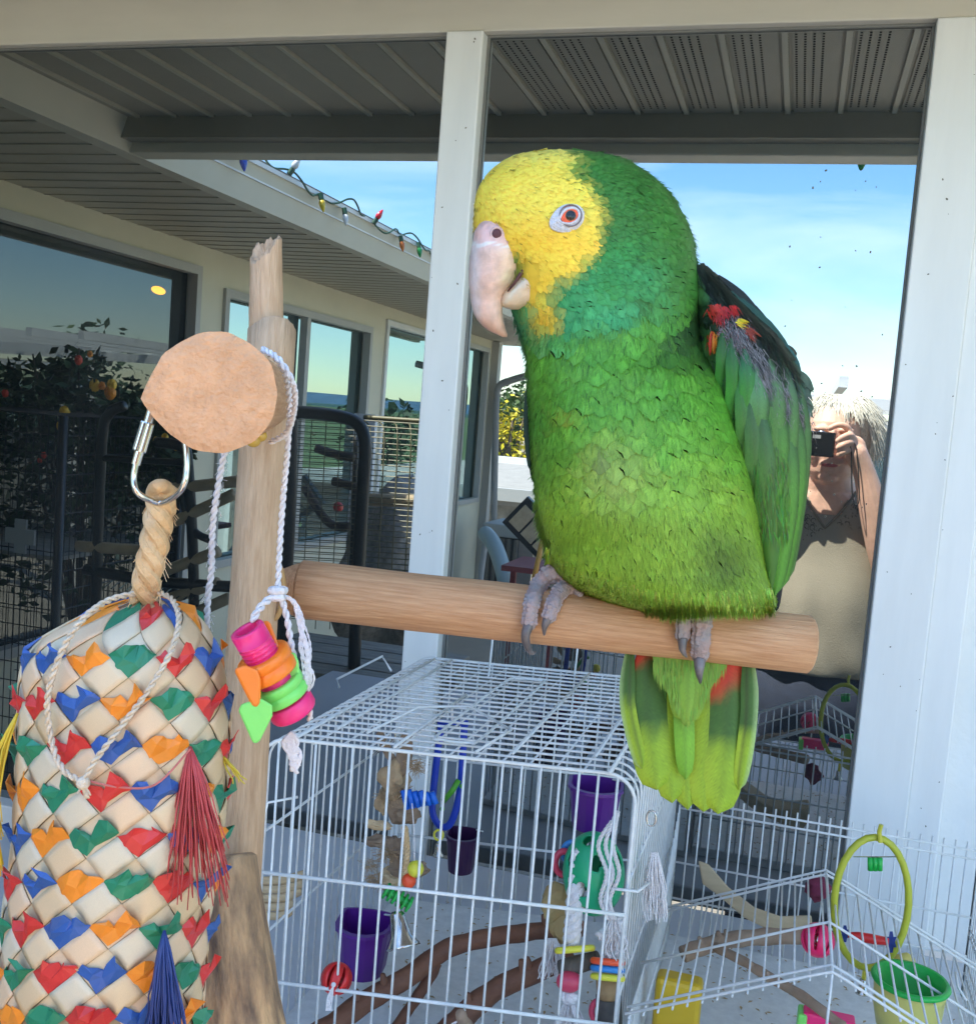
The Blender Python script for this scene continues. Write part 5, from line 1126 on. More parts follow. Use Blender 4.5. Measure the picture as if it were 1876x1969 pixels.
m = MB(); nx = 27
for k in range(nx+1):
    x = lerp(XL2, XR2, k/nx); m.tube([Vector((x, Y0-.003, prof2(x))), Vector((x, -1.4+1.12, prof2(x)))], W*.85, 6)
m.build('roof_wires', M_wire, c2, smooth=True, kind='stuff')
m = MB()
for k in range(nx+1):
    x = lerp(XL2, XR2, k/nx)
    m.tube([Vector((x, Y0, ZB1)), Vector((x, Y0, prof2(x)-.002 if False else ZE-.008))], W*.85, 6)
    m.tube([Vector((x, Y1b, ZB1)), Vector((x, Y1b, -.430))], W*.85, 6)
ny = 34
for k in range(ny+1):
    y = lerp(Y0, Y1b, k/ny)
    for x in (XL2, XR2): m.tube([Vector((x, y, ZB1)), Vector((x, y, ZE if y < -1.4+1.12 else lerp(ZE, -.435, (y+1.4-1.12)/.135)))], W*.85, 6)
m.build('wall_wires', M_wire, c2, smooth=True, kind='stuff')
m = MB()
for z, yy in ((-.4385, Y1b), (-.4475, Y1b-.003), (-.515, Y1b-.002), (-.56, Y1b-.002)): m.tube([Vector((XL2, yy, z)), Vector((XR2, yy, z))], W*1.15, 8)
for z in (ZE-.008, ZE-.016, -.58): m.tube(smoothpath([Vector((XL2+.01, Y0, z)), Vector((XL2, Y0+.01, z)), Vector((XL2, Y1b, z))], 3), W*1.1, 8); m.tube(smoothpath([Vector((XR2, Y1b, z)), Vector((XR2, Y0, z))], 3), W*1.1, 8); m.tube([Vector((XL2+.01, Y0, z)), Vector((XR2, Y0, z))], W*1.15, 8)
m.tube([Vector((XR, Y0, ZR)), Vector((XR, Y0, ZE-.012))], W, 6)
m.tube([Vector((XR, -1.4+1.118, ZR+.001)), Vector((XR, Y0, ZR+.001))], W*1.2, 8)
m.tube([G(1831-0,1955,.93) if False else G(1836,1870,1.02), G(1842,1900,1.0), G(1858,1925,.99)], W, 6)
m.build('frame_wires', M_wire, c2, smooth=True)
b = MB(); b.box((XL2, Y0, -.6195), (XR2, Y1b, -.606)); b.build('tray', M_wire, c2, bevel=.002)
sh2 = MB(); M_husk = mat('seed_husk', (.40, .28, .13), .8)
for k in range(520):
    if k % 2: p = C1(r5.random(), r5.random(), -.6085)
    else: p = Vector((r5.uniform(XL2, XR2), r5.uniform(Y0, Y1b), -.6045))
    a_ = r5.uniform(0, 3.14); s = r5.uniform(.0012, .0028); sh2.add([p+Vector((math.cos(a_)*s*1.6, math.sin(a_)*s*1.6, 0)), p+Vector((-math.sin(a_)*s*.6, math.cos(a_)*s*.6, .0006)), p-Vector((math.cos(a_)*s*1.6, math.sin(a_)*s*1.6, 0)), p-Vector((-math.sin(a_)*s*.6, math.cos(a_)*s*.6, -.0006))], [(0, 1, 2, 3)])
ho = sh2.build('seed_husks', M_husk, kind='stuff'); tag(ho, 'brown seed husks scattered over the floors of the two white cages', 'seeds')

# fittings of cage two
ys_ = thing('ring_swing', 'yellow green oval ring swing with a red bar and blue stars inside the gabled cage', 'bird swing', G(1675, 1610, 1.06)); s = uS(1.06)
ringobj('swing_ring', '', '', 1675, 1736, 1.06, 67, 118, 6.5, mat('lime_yellow_plastic', (.42, .44, .03), .4), tilt=.06, parent=ys_)
MB().tube([G(1694,1586,1.06), G(1690,1600,1.06), G(1692,1620,1.06)], 4*s, 8).build('swing_hook', mat('lime_hook', (.48, .46, .04), .4), ys_)
m = MB()
for k in range(3): m.tube([G(1673+k*9,1650,1.055), G(1673+k*9,1674,1.055)], 5*s, 8)
m.build('green_beads', M_kgreen, ys_, smooth=True)
MB().tube([G(1640,1648,1.06), G(1722,1648,1.06)], 1*s, 5).build('bead_wire', M_steel, ys_)
MB().tube([G(1630,1798,1.05), G(1650,1801,1.05), G(1676,1806,1.05), G(1708,1811,1.05)], [5*s, 8*s, 9*s, 7*s], 10).build('swing_bar', M_redp, ys_, smooth=True)
for u, v in ((1624, 1796), (1713, 1812)):
    m = MB(); c = G(u, v, 1.05); n = 12; vs = []
    for e in (-1, 1):
        for k in range(n): a = 2*math.pi*k/n; r = (19 if k % 2 else 9)*s*(.8 if u < 1650 else 1); vs.append(c+RX*r*.45*math.cos(a)+DN*r*math.sin(a)+RX*e*2.5*s)
    m.add(vs, [tuple(range(n))[::-1], tuple(range(n, 2*n))]+[(k, (k+1) % n, n+(k+1) % n, n+k) for k in range(n)]); m.build('star_end', plastic('plastic_star_blue', (.02, .04, .32)), ys_)
MB().tube([G(1664,1854,1.06), G(1660,1884,1.06)], 4*s, 6).build('bell_link', M_yel, ys_); bell(ys_, 1658, 1882, 1.06, 13, 27, M_steel)
pb = thing('pink_ball', 'slotted hot pink plastic ball in the middle of the gabled cage', 'toy ball', G(1572, 1808, 1.0)); slotball(1572, 1808, 1.0, 27, plastic('plastic_hot_pink', (.85, .02, .14)), pb)
branch('branch_perch', 'knotted grey brown branch behind the roof wires of the gabled cage', [(1312,1836,1.02),(1350,1822,1.03),(1400,1808,1.05),(1470,1802,1.07),(1560,1800,1.09)], (15, 15), M_br2, 1.05, 7)
branch('branch_perch', 'thin brown twig slanting down through the gabled cage', [(1375,1822,1.03),(1430,1850,1.0),(1480,1880,.98),(1540,1915,.95),(1620,1975,.92)], (9, 9), M_br2, 1.0, 8)
m = MB(); pl = [(1342,1655),(1362,1662),(1400,1706),(1450,1745),(1500,1762),(1560,1760),(1562,1790),(1545,1810),(1490,1795),(1430,1765),(1380,1722),(1350,1700)]
vs = [G(u, v, 1.20) for u, v in pl]+[G(u, v, 1.22) for u, v in pl]; n = len(pl); m.add(vs, [tuple(range(n)), tuple(range(n, 2*n))[::-1]]+[(i, n+i, n+(i+1) % n, (i+1) % n) for i in range(n)])
tag(m.build('curved_wood_perch', mat('tan_plank', (.52, .40, .25), .6, 20, .15, .4, 60, stretch=(1, 1, 5)), bevel=.002), 'curved flat tan wooden perch at the back of the gabled cage', 'wooden perch')
cp2 = thing('seed_cup', 'round green and yellow seed cup in the right corner of the gabled cage', 'bird cup', G(1750, 1960, 1.0)); s = uS(1.0)
c = G(1751, 1880, 1.0); up = Vector((0, 0, -1))
MB().lathe(c, up, [(66*s, 10*s), (68*s, 6*s), (64*s, 0), (58*s, 2*s), (52*s, 50*s), (0, 52*s)], 40).build('cup_rim', M_kgreen, cp2, smooth=True)
MB().lathe(c, up, [(62*s, 11*s), (58*s, 60*s), (50*s, 95*s), (0, 95*s)], 40).build('cup_bowl', mat('pale_yellow_plastic', (.62, .58, .16), .4), cp2, smooth=True)
lump('yellow_block', mat('yellow_plastic_matt', (.66, .55, .14), .5), G(1738, 1858, 1.08), [RX*22*s, DN*26*s, FW*14*s], 31, .08, None, 14); tag(bpy.context.scene.objects[-1] if False else bpy.data.objects['yellow_block'], 'pale yellow plastic hood standing behind the round seed cup', 'bird cup')
b = MB(); b.box((-.022, -.012, -.03), (.022, .012, .03), Matrix.Translation(G(1302, 1935, .99))); tag(b.build('yellow_feeder', mat('amber_yellow_plastic', (.66, .42, .02), .4), bevel=.005), 'amber yellow plastic feeder by the left wall of the gabled cage', 'bird feeder')
cl = lump('cloth_bundle', mat('burgundy_cloth', (.16, .02, .05), .9, 60, .3, .6, 120), G(1572, 1708, 1.19), [RX*26*s, DN*26*s, FW*14*s], 40, .35, None, 18); tag(cl, 'dark red cloth bundle hanging at the back of the gabled cage', 'cloth')
ld = thing('block_toy', 'small pink and lime plastic block toy on the cage floor at the bottom edge', 'bird toy', G(1590, 1966, .95))
b = MB(); b.box((-.022, -.008, -.008), (.022, .008, .008), Matrix.Translation(G(1592, 1966, .95))); b.build('pink_block', PK, ld, bevel=.002)
b = MB(); b.box((-.004, -.01, -.010), (.004, .01, .010), Matrix.Translation(G(1541, 1962, .95))); b.build('lime_block', GN, ld, bevel=.002)
# ================================================================ the garden and patio behind the photographer (seen in the glass)
def leafy(name, mt, pts, size, seed, n, parent=None, spread=(1, 1, 1), kind=None, flat=False):
    rr_ = random.Random(seed); m = MB()
    for k in range(n):
        c, R = rr_.choice(pts); d = Vector((rr_.gauss(0, 1), rr_.gauss(0, 1), rr_.gauss(0, 1))).normalized()*R*(rr_.random()**.4)
        if noise.noise((c+d)*(2.2/R)) < -.18: continue
        p = c+Vector((d.x*spread[0], d.y*spread[1], d.z*spread[2])); s = size*rr_.uniform(.5, 1.3)
        a = Vector((rr_.gauss(0, 1), rr_.gauss(0, 1), rr_.gauss(0, .6))).normalized(); b_ = a.cross(Vector((rr_.gauss(0, 1), rr_.gauss(0, 1), rr_.gauss(0, 1)))).normalized()
        g = rr_.uniform(.6, 1.4); m.add([p-a*s, p-b_*s*.45, p+a*s, p+b_*s*.45], [(0, 1, 2, 3)], (g, g, g*.999))
    o = m.build(name, mt, parent, kind=kind); return o
def leafmat(n, c):
    m = mat(n, c, .6, vc=False); t = m.node_tree; b = t.nodes['Principled BSDF']; a = N(t, 'ShaderNodeVertexColor', layer_name='Col'); x = N(t, 'ShaderNodeMix', data_type='RGBA', blend_type='MULTIPLY'); x.inputs['Factor'].default_value = 1; x.inputs['A'].default_value = (*c, 1)
    t.links.new(a.outputs['Color'], x.inputs['B']); t.links.new(x.outputs['Result'], b.inputs['Base Color']); return m
ML_dark = leafmat('leaf_dark', (.028, .06, .018)); ML_mid = leafmat('leaf_mid', (.06, .11, .025)); ML_far = leafmat('leaf_far', (.035, .075, .03)); ML_gold = leafmat('leaf_gold', (.62, .50, .02))
M_trunk = mat('tree_bark', (.12, .09, .06), .9, 20, .3, .8, 60)
def tree(name, label, base, h, R, mt, seed, n=1600, leaf=.09, group=None, cat='tree'):
    rr_ = random.Random(seed); t = thing(name, label, cat, base, group); base = Vector(base)
    m = MB(); m.tube([base, base+Vector((.05*h*rr_.uniform(-1, 1), 0, h*.4)), base+Vector((0, 0, h*.8))], [h*.035, h*.025, h*.01], 10)
    cl = []
    for k in range(9):
        a = rr_.uniform(0, 6.28); c = base+Vector((math.cos(a)*R*.55*rr_.random(), math.sin(a)*R*.55*rr_.random(), h*rr_.uniform(.45, .9))); cl.append((c, R*rr_.uniform(.35, .6))); m.tube([base+Vector((0, 0, h*.35)), c], [h*.015, h*.005], 6)
    m.build('trunk', M_trunk, t, smooth=True); leafy('crown', mt, cl, leaf, seed, n, t); return t
# rose bush by the wing wall
rose = thing('rose_bush', 'dark green rose bush with orange and red roses by the wing window', 'rose bush', V(150, 1250, 2.75))
pts = [(V(u, v, 2.75), R) for u, v, R in ((60,760,.16),(150,720,.10),(160,790,.16),(230,800,.12),(60,850,.20),(170,880,.20),(250,880,.16),(10,800,.18),(100,960,.22),(220,980,.2),(320,860,.09),(120,1060,.22))]
leafy('foliage', ML_dark, pts, .022, 5, 5200, rose)
m = MB()
for c, R in pts: m.tube([V(150, 1250, 2.75), (V(150, 1100, 2.75)+c)/2, c+Vector((0, 0, R*.8))], [.008, .006, .003], 6)
m.build('stems', M_trunk, rose, smooth=True)
MR = [mat('rose_orange', (.90, .30, .01), .5), mat('rose_red', (.72, .06, .02), .5), mat('rose_yellow', (.92, .52, .03), .5)]
for i, (u, v, r, k) in enumerate([(151,692,.014,1),(173,681,.010,0),(182,741,.019,2),(215,740,.017,2),(212,755,.020,0),(124,793,.019,2),(117,819,.016,2),(317,841,.012,2),(338,860,.010,2),(84,875,.010,1),(10,756,.012,1),(196,742,.012,0),(322,850,.010,2),(300,846,.010,2),(76,885,.008,1)]):
    m = MB(); c = V(u, v, 2.55); rr_ = random.Random(i)
    for q in range(12):
        a = q*2.4; d = Vector((math.cos(a), rr_.uniform(-.3, .8), math.sin(a)*.8)).normalized(); m.ell(c+d*r*.55, [d.cross(Vector((.1, .2, 1))).normalized()*r*.6, Vector((.1, .2, 1)).normalized()*r*.5, d*r*.2], 8, 5)
    m.build('rose', MR[k], rose, smooth=True)
M_blk = mat('black_powder_coat', (.012, .012, .013), .35, 20, .2); M_brass = mat('brass_wire', (.17, .15, .075), .5, 30, .2)
M_grey = mat('weathered_grey_wood', (.30, .29, .26), .85, 12, .35, .8, 50, stretch=(1, 5, 1)); M_pale = mat('pale_perch_wood', (.52, .40, .25), .7, 20, .2)
def wirebox(name, label, c0, c1, sp, hs, r, mt, cat='bird cage', post=.012, roofr=0, zb=None):
    x0, y0, z0 = c0; x1, y1, z1 = c1; t = thing(name, label, cat, ((x0+x1)/2, (y0+y1)/2, -1.5))
    m = MB()
    for (xa, ya, xb, yb) in ((x0,y0,x1,y0),(x1,y0,x1,y1),(x1,y1,x0,y1),(x0,y1,x0,y0)):
        L_ = math.hypot(xb-xa, yb-ya); k = int(L_/sp)
        for i in range(k+1): x, y = lerp(xa, xb, i/k), lerp(ya, yb, i/k); m.tube([(x, y, z0), (x, y, z1)], r, 4, cap=False)
        k = int((z1-z0)/hs)
        for i in range(k+1): z = lerp(z0, z1, i/k); m.tube([(xa, ya, z), (xb, yb, z)], r, 4, cap=False)
    k = int((x1-x0)/sp)
    for i in range(k+1): x = lerp(x0, x1, i/k); m.tube([(x, y0, z1), (x, y1, z1)], r, 4, cap=False)
    m.build('cage_bars', mt, t, kind='stuff')
    for x in (x0, x1):
        for y in (y0, y1): MB().tube([(x, y, -1.5), (x, y, z1)], post, 8).build('corner_post', M_blk if mt is M_blk else mt, t, smooth=True)
    b = MB(); b.box((x0, y0, z0-.05), (x1, y1, z0-.02)); b.build('cage_tray', mt, t)
    return t
a = V(122, 800, 2.3)
lc = wirebox('tall_black_cage', 'tall black parrot cage at the far left, in front of the rose bush', (a.x-.75, a.y-.55, -1.15), (a.x, a.y, a.z), .022, .05, .0016, M_blk)
b = MB(); b.box((a.x-.74, a.y-.54, -.46), (a.x-.01, a.y-.01, -.45)); b.build('seed_guard', M_grey, lc)
b = MB(); p = V(33, 1032, 2.28); b.box((p.x-.045, a.y+.004, p.z-.02), (p.x+.045, a.y+.012, p.z+.02)); b.box((p.x-.018, a.y+.003, p.z-.045), (p.x+.018, a.y+.010, p.z+.045)); b.build('door_latch', mat('latch_grey', (.4, .42, .42), .4), lc)
# black play stand with pale perches
ps = thing('black_play_stand', 'black metal parrot play stand with pale wooden perches beside the left pane', 'bird stand', V(280, 1350, 2.2))
def tb(name, pts, r, mt, par_, n=8, Yv=2.2, sm=True):
    return MB().tube(smoothpath([V(u, v, y) for u, v, y in [(q[0], q[1], q[2] if len(q) > 2 else Yv) for q in pts]], 5), r, n).build(name, mt, par_, smooth=True)
tb('post', [(180,1380),(186,1100),(196,850),(210,795),(240,780)], .013, M_blk, ps)
tb('post', [(372,1300),(372,1100),(362,900),(350,860),(300,850)], .013, M_blk, ps)
tb('rail', [(165,1095),(300,1118),(470,1130)], .014, M_blk, ps); tb('rail', [(190,880),(360,890)], .008, M_blk, ps)
for q in ([(150,1050),(300,1060)], [(270,1115),(420,1060)], [(330,940),(460,925)], [(320,1010),(450,950)], [(300,1160),(420,1120)], [(350,1190),(440,1150)]): tb('perch', q, .014, M_pale, ps)
tb('hoop', [(345,900),(352,960),(372,1020),(410,1040)], .010, M_blk, ps)
wb = MB()
for i in range(14): wb.tube([V(200+i*14, 1130+i*2, 2.15), V(230+i*14, 1105+i*2, 2.45)], .002, 4)
wb.build('tray_grid', M_blk, ps, kind='stuff')
# rounded black cage frame with thin brass bars
cf = thing('rounded_black_cage', 'large cage with thick rounded black tube frame and thin brass bars', 'bird cage', V(620, 1300, 2.45))
tb('tube_frame', [(540,1300),(556,1000),(560,830),(566,796),(600,794),(650,800),(684,812),(699,836),(702,870),(697,950),(688,1100),(680,1300)], .0165, M_blk, cf, 10, 2.45)
tb('inner_frame', [(545,1300),(560,1000),(566,820)], .010, M_grey, cf, 8, 2.6); tb('inner_frame', [(672,1200),(680,1000),(684,840)], .008, M_blk, cf, 8, 2.75)
m = MB()
for i in range(34): v = 806+i*11.5; m.tube([V(560, v, 2.5), V(692, v+7, 2.5)], .0013, 4); m.tube([V(560, v+4, 2.8), V(684, v+10, 2.8)], .0011, 4)
for u in (572, 600, 628, 656, 684): m.tube([V(u, 800, 2.5), V(u-22, 1210, 2.5)], .0014, 4)
m.build('cage_bars', M_brass, cf, kind='stuff')
for q in ([(608,862),(640,872),(680,880)], [(585,935),(615,985),(640,1010),(672,1012)], [(640,925),(690,938)]): tb('dark_perch', q, .012, mat('dark_perch', (.07, .05, .04), .8), cf, 8, 2.6)
m = MB(); m.ell(V(650, 975, 2.6), .014); m.build('red_toy', M_redp, cf, smooth=True)
bc = thing('brass_cage', 'old brass wire cage with rounded top beside the black framed cage', 'bird cage', V(760, 1200, 3.0))
m = MB()
for i in range(30): v = 808+i*10.5; m.tube([V(700, v, 2.95), V(845, v+10, 2.95)], .0017, 4)
for u in (712, 738, 764, 790, 816): m.tube(smoothpath([V(u-26, 806, 3.15), V(u-8, 812, 3.05), V(u, 835, 2.95), V(u-4, 950, 2.95), V(u-14, 1150, 2.95)], 5), .0022, 5)
m.build('cage_bars', M_brass, bc, kind='stuff')
tb('top_rail', [(700,802),(845,812)], .007, M_brass, bc, 8, 3.0)
m = MB(); m.tube([V(700, 960, 3.05), V(845, 965, 3.05)], .02, 10); m.build('perch', M_pale, bc, smooth=True)
b = MB(); p0 = V(712, 830, 3.4); b.box((p0.x-.06, p0.y-.01, -.5), (p0.x+.02, p0.y+.01, -.02)); tag(b.build('white_post', M_white), 'white painted post standing behind the brass cage', 'post')
lump('rock_pile', mat('speckled_stone', (.33, .31, .28), .9, 40, .5, 1, 120), V(752, 1090, 3.3)+Vector((0,0,-.12)), [Vector((.19, 0, 0)), Vector((0, .2, 0)), Vector((0, 0, .30))], 50, .3, None, 26); tag(bpy.data.objects['rock_pile'], 'pile of pale speckled stone behind the brass cage', 'rocks')
# weathered bench
bn = thing('weathered_bench', 'low weathered grey wooden bench standing on the patio below the dowel', 'bench', V(700, 1400, 2.6))
pz = V(700, 1260, 2.6).z
pc = V(690, 1262, 2.55)
for i in range(4): b = MB(); b.box((pc.x-.28, pc.y-.22+i*.105, pz-.03), (pc.x+.24, pc.y-.22+i*.105+.097, pz)); b.build('plank', M_grey, bn, bevel=.003)
for sx in (-.24, .2):
    for sy in (-.18, .16): b = MB(); b.box((pc.x+sx-.025, pc.y+sy-.025, -1.5), (pc.x+sx+.025, pc.y+sy+.025, pz-.031)); b.build('leg', M_grey, bn)
# things beyond the end of the wing, seen between mullion and parrot
def Vb(name, label, cat, u0, v0, u1, v1, Yv, dep, mt, bevel=0):
    a_, b_ = V(u0, v0, Yv), V(u1, v1, Yv); m = MB(); m.box((a_.x, a_.y, a_.z), (b_.x, a_.y-dep, b_.z)); o = m.build(name, mt, None, bevel=bevel); return tag(o, label, cat)
rl = thing('grey_pipe_rail', 'grey curved pipe rail at the far corner of the wing', 'handrail', V(948, 1080, 8.3))
tb('rail', [(947,1080,8.0),(952,850,8.0),(954,770,8.0),(960,742,8.0),(980,732,8.0),(1016,722,8.0),(1060,716,8.0)], .028, mat('galvanised', (.33, .32, .30), .5), rl)
sh = thing('low_shed', 'low flat roofed shed with white edging beyond the patio', 'shed', V(1000, 1000, 12)); a_ = V(925, 912, 12)
b = MB(); b.box((a_.x-1.5, a_.y-3.5, -2.1), (a_.x+3.5, a_.y+2.2, a_.z-.15)); b.build('wall', M_grey, sh)
b = MB(); b.box((a_.x-1.6, a_.y-3.6, a_.z-.149), (a_.x+3.6, a_.y+2.3, a_.z)); b.build('roof', mat('felt_roof', (.34, .33, .31), .9, 6, .2), sh)
b = MB(); b.box((a_.x-1.6, a_.y-3.75, a_.z-.1), (a_.x+3.6, a_.y-3.601, a_.z+.10)); b.build('roof_edging', M_white, sh)
b = MB(); b.box((a_.x-1.6, a_.y+2.301, a_.z-.1), (a_.x+3.6, a_.y+2.36, a_.z+.02)); b.build('roof_edging', mat('grey_edging', (.5, .52, .52), .6), sh)
sb = thing('slatted_bin', 'dark slatted storage bin with light lid at the end of the patio', 'storage box', V(960, 1100, 7.2)); p = V(928, 1005, 7.2); q_ = V(1000, 1090, 7.2)
b = MB(); b.box((p.x, p.y, p.z), (q_.x, p.y-.5, p.z-.09)); b.build('lid', mat('bin_lid', (.36, .38, .36), .6), sb, bevel=.01)
b = MB(); b.box((p.x+.03, p.y-.03, p.z-.091), (q_.x-.03, p.y-.47, -1.5)); b.build('bin_body', mat('bin_dark', (.05, .048, .045), .7), sb)
x = p.x+.04
while x < q_.x-.05: b = MB(); b.box((x, p.y-.029, p.z-.1), (x+.025, p.y-.005, -1.45)); b.build('slat', mat('slat_brown', (.13, .12, .10), .7) if 'slat_brown' not in bpy.data.materials else bpy.data.materials['slat_brown'], sb); x += .05
lo = thing('dark_lounger', 'dark framed garden lounger with three tan boards', 'lounger', V(1020, 1080, 6.6)); p = V(1030, 1022, 6.6)
b = MB(); b.box((-.20, -.05, -.12), (.20, .0, .12), Matrix.Translation(p) @ Matrix.Rotation(.7, 4, 'Y')); b.build('frame', M_blk, lo)
for k in range(3): b = MB(); b.box((-.17+k*.11, .003, -.08), (-.075+k*.11, .02, .075), Matrix.Translation(p) @ Matrix.Rotation(.7, 4, 'Y')); b.build('board', M_pale, lo)
rt = thing('red_table', 'small dark red garden table beside the slide', 'table', V(1010, 1150, 5.6)); p = V(975, 1082, 5.6)
b = MB(); b.box((p.x, p.y-.35, p.z-.03), (p.x+.32, p.y+.12, p.z)); b.build('table_top', mat('red_paint', (.20, .035, .04), .6), rt)
for sx in (.03, .27): b = MB(); b.box((p.x+sx, p.y, -1.5), (p.x+sx+.03, p.y+.03, p.z-.031)); b.build('leg', mat('red_leg', (.20, .03, .035), .6), rt)
sl = thing('small_slide', 'pale blue grey curved garden slide leaning by the wing corner', 'slide', V(960, 1120, 6.2))
tb('slide_chute', [(932,1025,6.2),(948,1045,6.1),(962,1080,6.0),(972,1125,5.9),(978,1200,5.8)], .05, mat('pale_blue_plastic', (.34, .43, .44), .4), sl)
tb('ladder_leg', [(935,1030,6.3),(925,1100,6.3),(915,1200,6.3)], .02, mat('slide_grey', (.4, .42, .44), .5), sl)
tag(MB().tube([V(1042, 1040, 5.2), V(1024, 1125, 5.0)], .013, 8).build('orange_pole', mat('orange_paint', (.62, .28, .02), .5), smooth=True), 'thin orange pole leaning near the red table', 'pole')
tw = MB(); p = V(1000, 848, 26); tw.box((p.x, p.y, -2.1), (p.x+3.2, p.y-4, p.z)); tag(tw.build('tan_building', mat('tan_stucco', (.66, .54, .38), .8)), 'tan building wall beyond the shed and the golden bush', 'building')
tree('golden_bush', 'bright yellow green bush beyond the shed', (V(978, 905, 21).x, V(978, 905, 21).y, -2.1), 2.6, .95, ML_gold, 3, 900, .07, cat='bush')
for i, (u, Yv, h, R) in enumerate([(958,30,2.9,1.6),(985,33,3.0,1.8),(1010,38,3.2,2.0)]):
    p = V(u, 850, Yv); tree('garden_tree', ['round green tree left of the golden bush', 'round green tree behind the golden bush', 'round green tree by the tan building'][i], (p.x, p.y, -2.1), h, R, ML_mid, 20+i, 1500, .14)
# hills
def ridge(name, Yv, z0, amp, col, seed, x0=-1, x1=.6):
    m = MB(); n = 60; vs = []; fs = []
    for i in range(n+1):
        x = lerp(x0, x1, i/n)*Yv; zt = z0+amp*noise.noise(Vector((i*.13, seed, 0)))*Yv/800
        for k, (dy, z) in enumerate(((80, -60), (0, zt*.6), (-60, zt), (-300, -60))): vs.append((x, -(Yv-DG)+dy, z))
    for i in range(n):
        for k in range(3): q = i*4+k; fs.append((q, q+1, q+5, q+4))
    m.add(vs, fs); return struct(m.build(name, mat(name+'_hazed_forest', col, .95, .02, .25), smooth=True))
ridge('far_hills', 2400, 27, 10, (.055, .115, .20), 3); ridge('near_hills', 1300, 2.5, 4, (.03, .075, .075), 8)  # blue distance haze is mixed into the hill colours, no haze volume
hv = MB(); hv.box((-1500, -700, -14), (1500, -620, -3)); struct(hv.build('valley_woods', mat('valley', (.04, .08, .03), .9, .02, .4)))
# pergola and glasshouse behind the photographer
pg = thing('white_pergola', 'white painted pergola frame of posts, beams and rafters behind the photographer', 'pergola', (1.2, -5.2, -1.5))
zt = .26; PY0, PY1 = -4.6, -6.6; PX0, PX1 = -.25, 3.6
b = MB(); b.box((PX0-.1, PY0, zt-.06), (PX1, PY0-.06, zt)); b.build('beam', M_white, pg)
b = MB(); b.box((PX0-.1, PY1, zt-.02), (PX1, PY1-.06, zt+.05)); b.build('beam', M_white, pg)
b = MB(); b.box((PX0-.1, PY0+.001, zt-.17), (PX1, PY0-.05, zt-.12)); b.build('beam', M_white, pg)
x = PX0
while x < PX1: b = MB(); b.box((x, PY0+.2, zt+.001), (x+.05, PY1-.25, zt+.05)) if False else b.box((x, PY0-.05, zt+.052), (x+.05, PY1-.2, zt+.11)); b.build('rafter', M_white, pg); x += .42
for x in (PX0+.02, 1.2, 2.4, 3.5):
    for y in (PY0-.02, PY1-.02): b = MB(); b.box((x, y, -1.5), (x+.08, y-.08, zt-.171)); b.build('post', M_white, pg)
m = MB(); m.box((PX0, PY1-.3, -1.5), (PX1, PY1-.36, -.15)); tag(m.build('lattice_fence', M_grey), 'weathered grey board fence behind the white pergola', 'fence')
gh = thing('glass_lean_to', 'small lean to with blue tinted glass beside the pergola', 'greenhouse', (.5, -5.6, -1.5))
b = MB(); b.box((.42, -5.2, -.35), (1.0, -5.24, .08)); b.build('window_pane', M_glass2, gh); b = MB(); b.box((.36, -5.19, -1.5), (.415, -5.26, .12)); b.box((1.005, -5.19, -1.5), (1.06, -5.26, .12)); b.box((.36, -5.19, .121), (1.06, -5.26, .16)); b.build('frame', M_grey, gh)
for i, (x, y, h, R) in enumerate([(5.5,-5.5,2.3,1.0),(6.5,-3.0,2.5,1.2),(6.2,-.5,2.2,1.1),(7.5,-8,3.0,1.5),(3.5,-9.5,2.4,1.2),(.3,-11,1.7,.9),(-1.2,-13,1.4,.9),(1.8,-10.5,1.9,1.0)]):
    tree('garden_shrub', 'dark green shrub at the '+['right edge of the patio behind the pergola end','right edge of the patio, the middle one','right edge of the patio nearest the house','back right corner, the tallest one','back of the patio right of the pergola','back of the patio behind the photographer','back of the patio nearest the wing','back of the patio behind the pergola middle'][i], (x, y, -2.1), h+.6, R, ML_dark if i % 2 else ML_mid, 60+i, 1500, .07, 'shrubs round the patio', 'shrub')
b = MB(); b.box((-6, -9.0, -1.499), (7, -9.1, -1.35)); tag(b.build('patio_kerb', M_deck), 'low concrete kerb along the far edge of the patio', 'kerb')
# lamp glowing inside the wing room, behind the picture window
gl = thing('ceiling_lamp', 'small round lamp glowing orange yellow behind the big wing window', 'lamp', V(322, 560, 3.5))
r_ = ray(324, 559); p = V(324, 559, WX/(r_.x/r_.y)); p.x = WX-.046
MB().ell(p, [Vector((.004, 0, 0)), Vector((0, .05, 0)), Vector((0, 0, .016))], 20, 12).build('lamp_shade', mat('lamp_glow', (.9, .5, .1), .5, emit=(1, .40, .06, 1.1)), gl, smooth=True)
# Christmas light string along the wing gutter, one bulb on the main gutter
xs = thing('christmas_light_string', 'green wire string of coloured pointed bulbs along the wing gutter', 'string lights', (GX, -2.4, .72))
wp = []; y = -1.0
while y > -6.2: wp.append(Vector((GX+.085+.012*math.sin(y*17), y, .705+.018*math.sin(y*11)+.012*math.sin(y*29)))); y -= .045
MB().tube(smoothpath(wp, 3), .0035, 6).build('wire', mat('green_wire', (.015, .08, .04), .5), xs, smooth=True)
MBU = [mat('bulb_'+n, c, .15, coat=.5) for n, c in (('orange', (.75,.18,.01)), ('blue', (.01,.05,.42)), ('yellow', (.80,.55,.02)), ('red', (.70,.01,.02)), ('green', (.0,.28,.05)), ('clear', (.75,.75,.72)))]
y = -1.12; k = 0; seq = [0, 1, 5, 2, 5, 3, 0, 4, 5, 2, 3, 5, 4, 1, 0, 3]
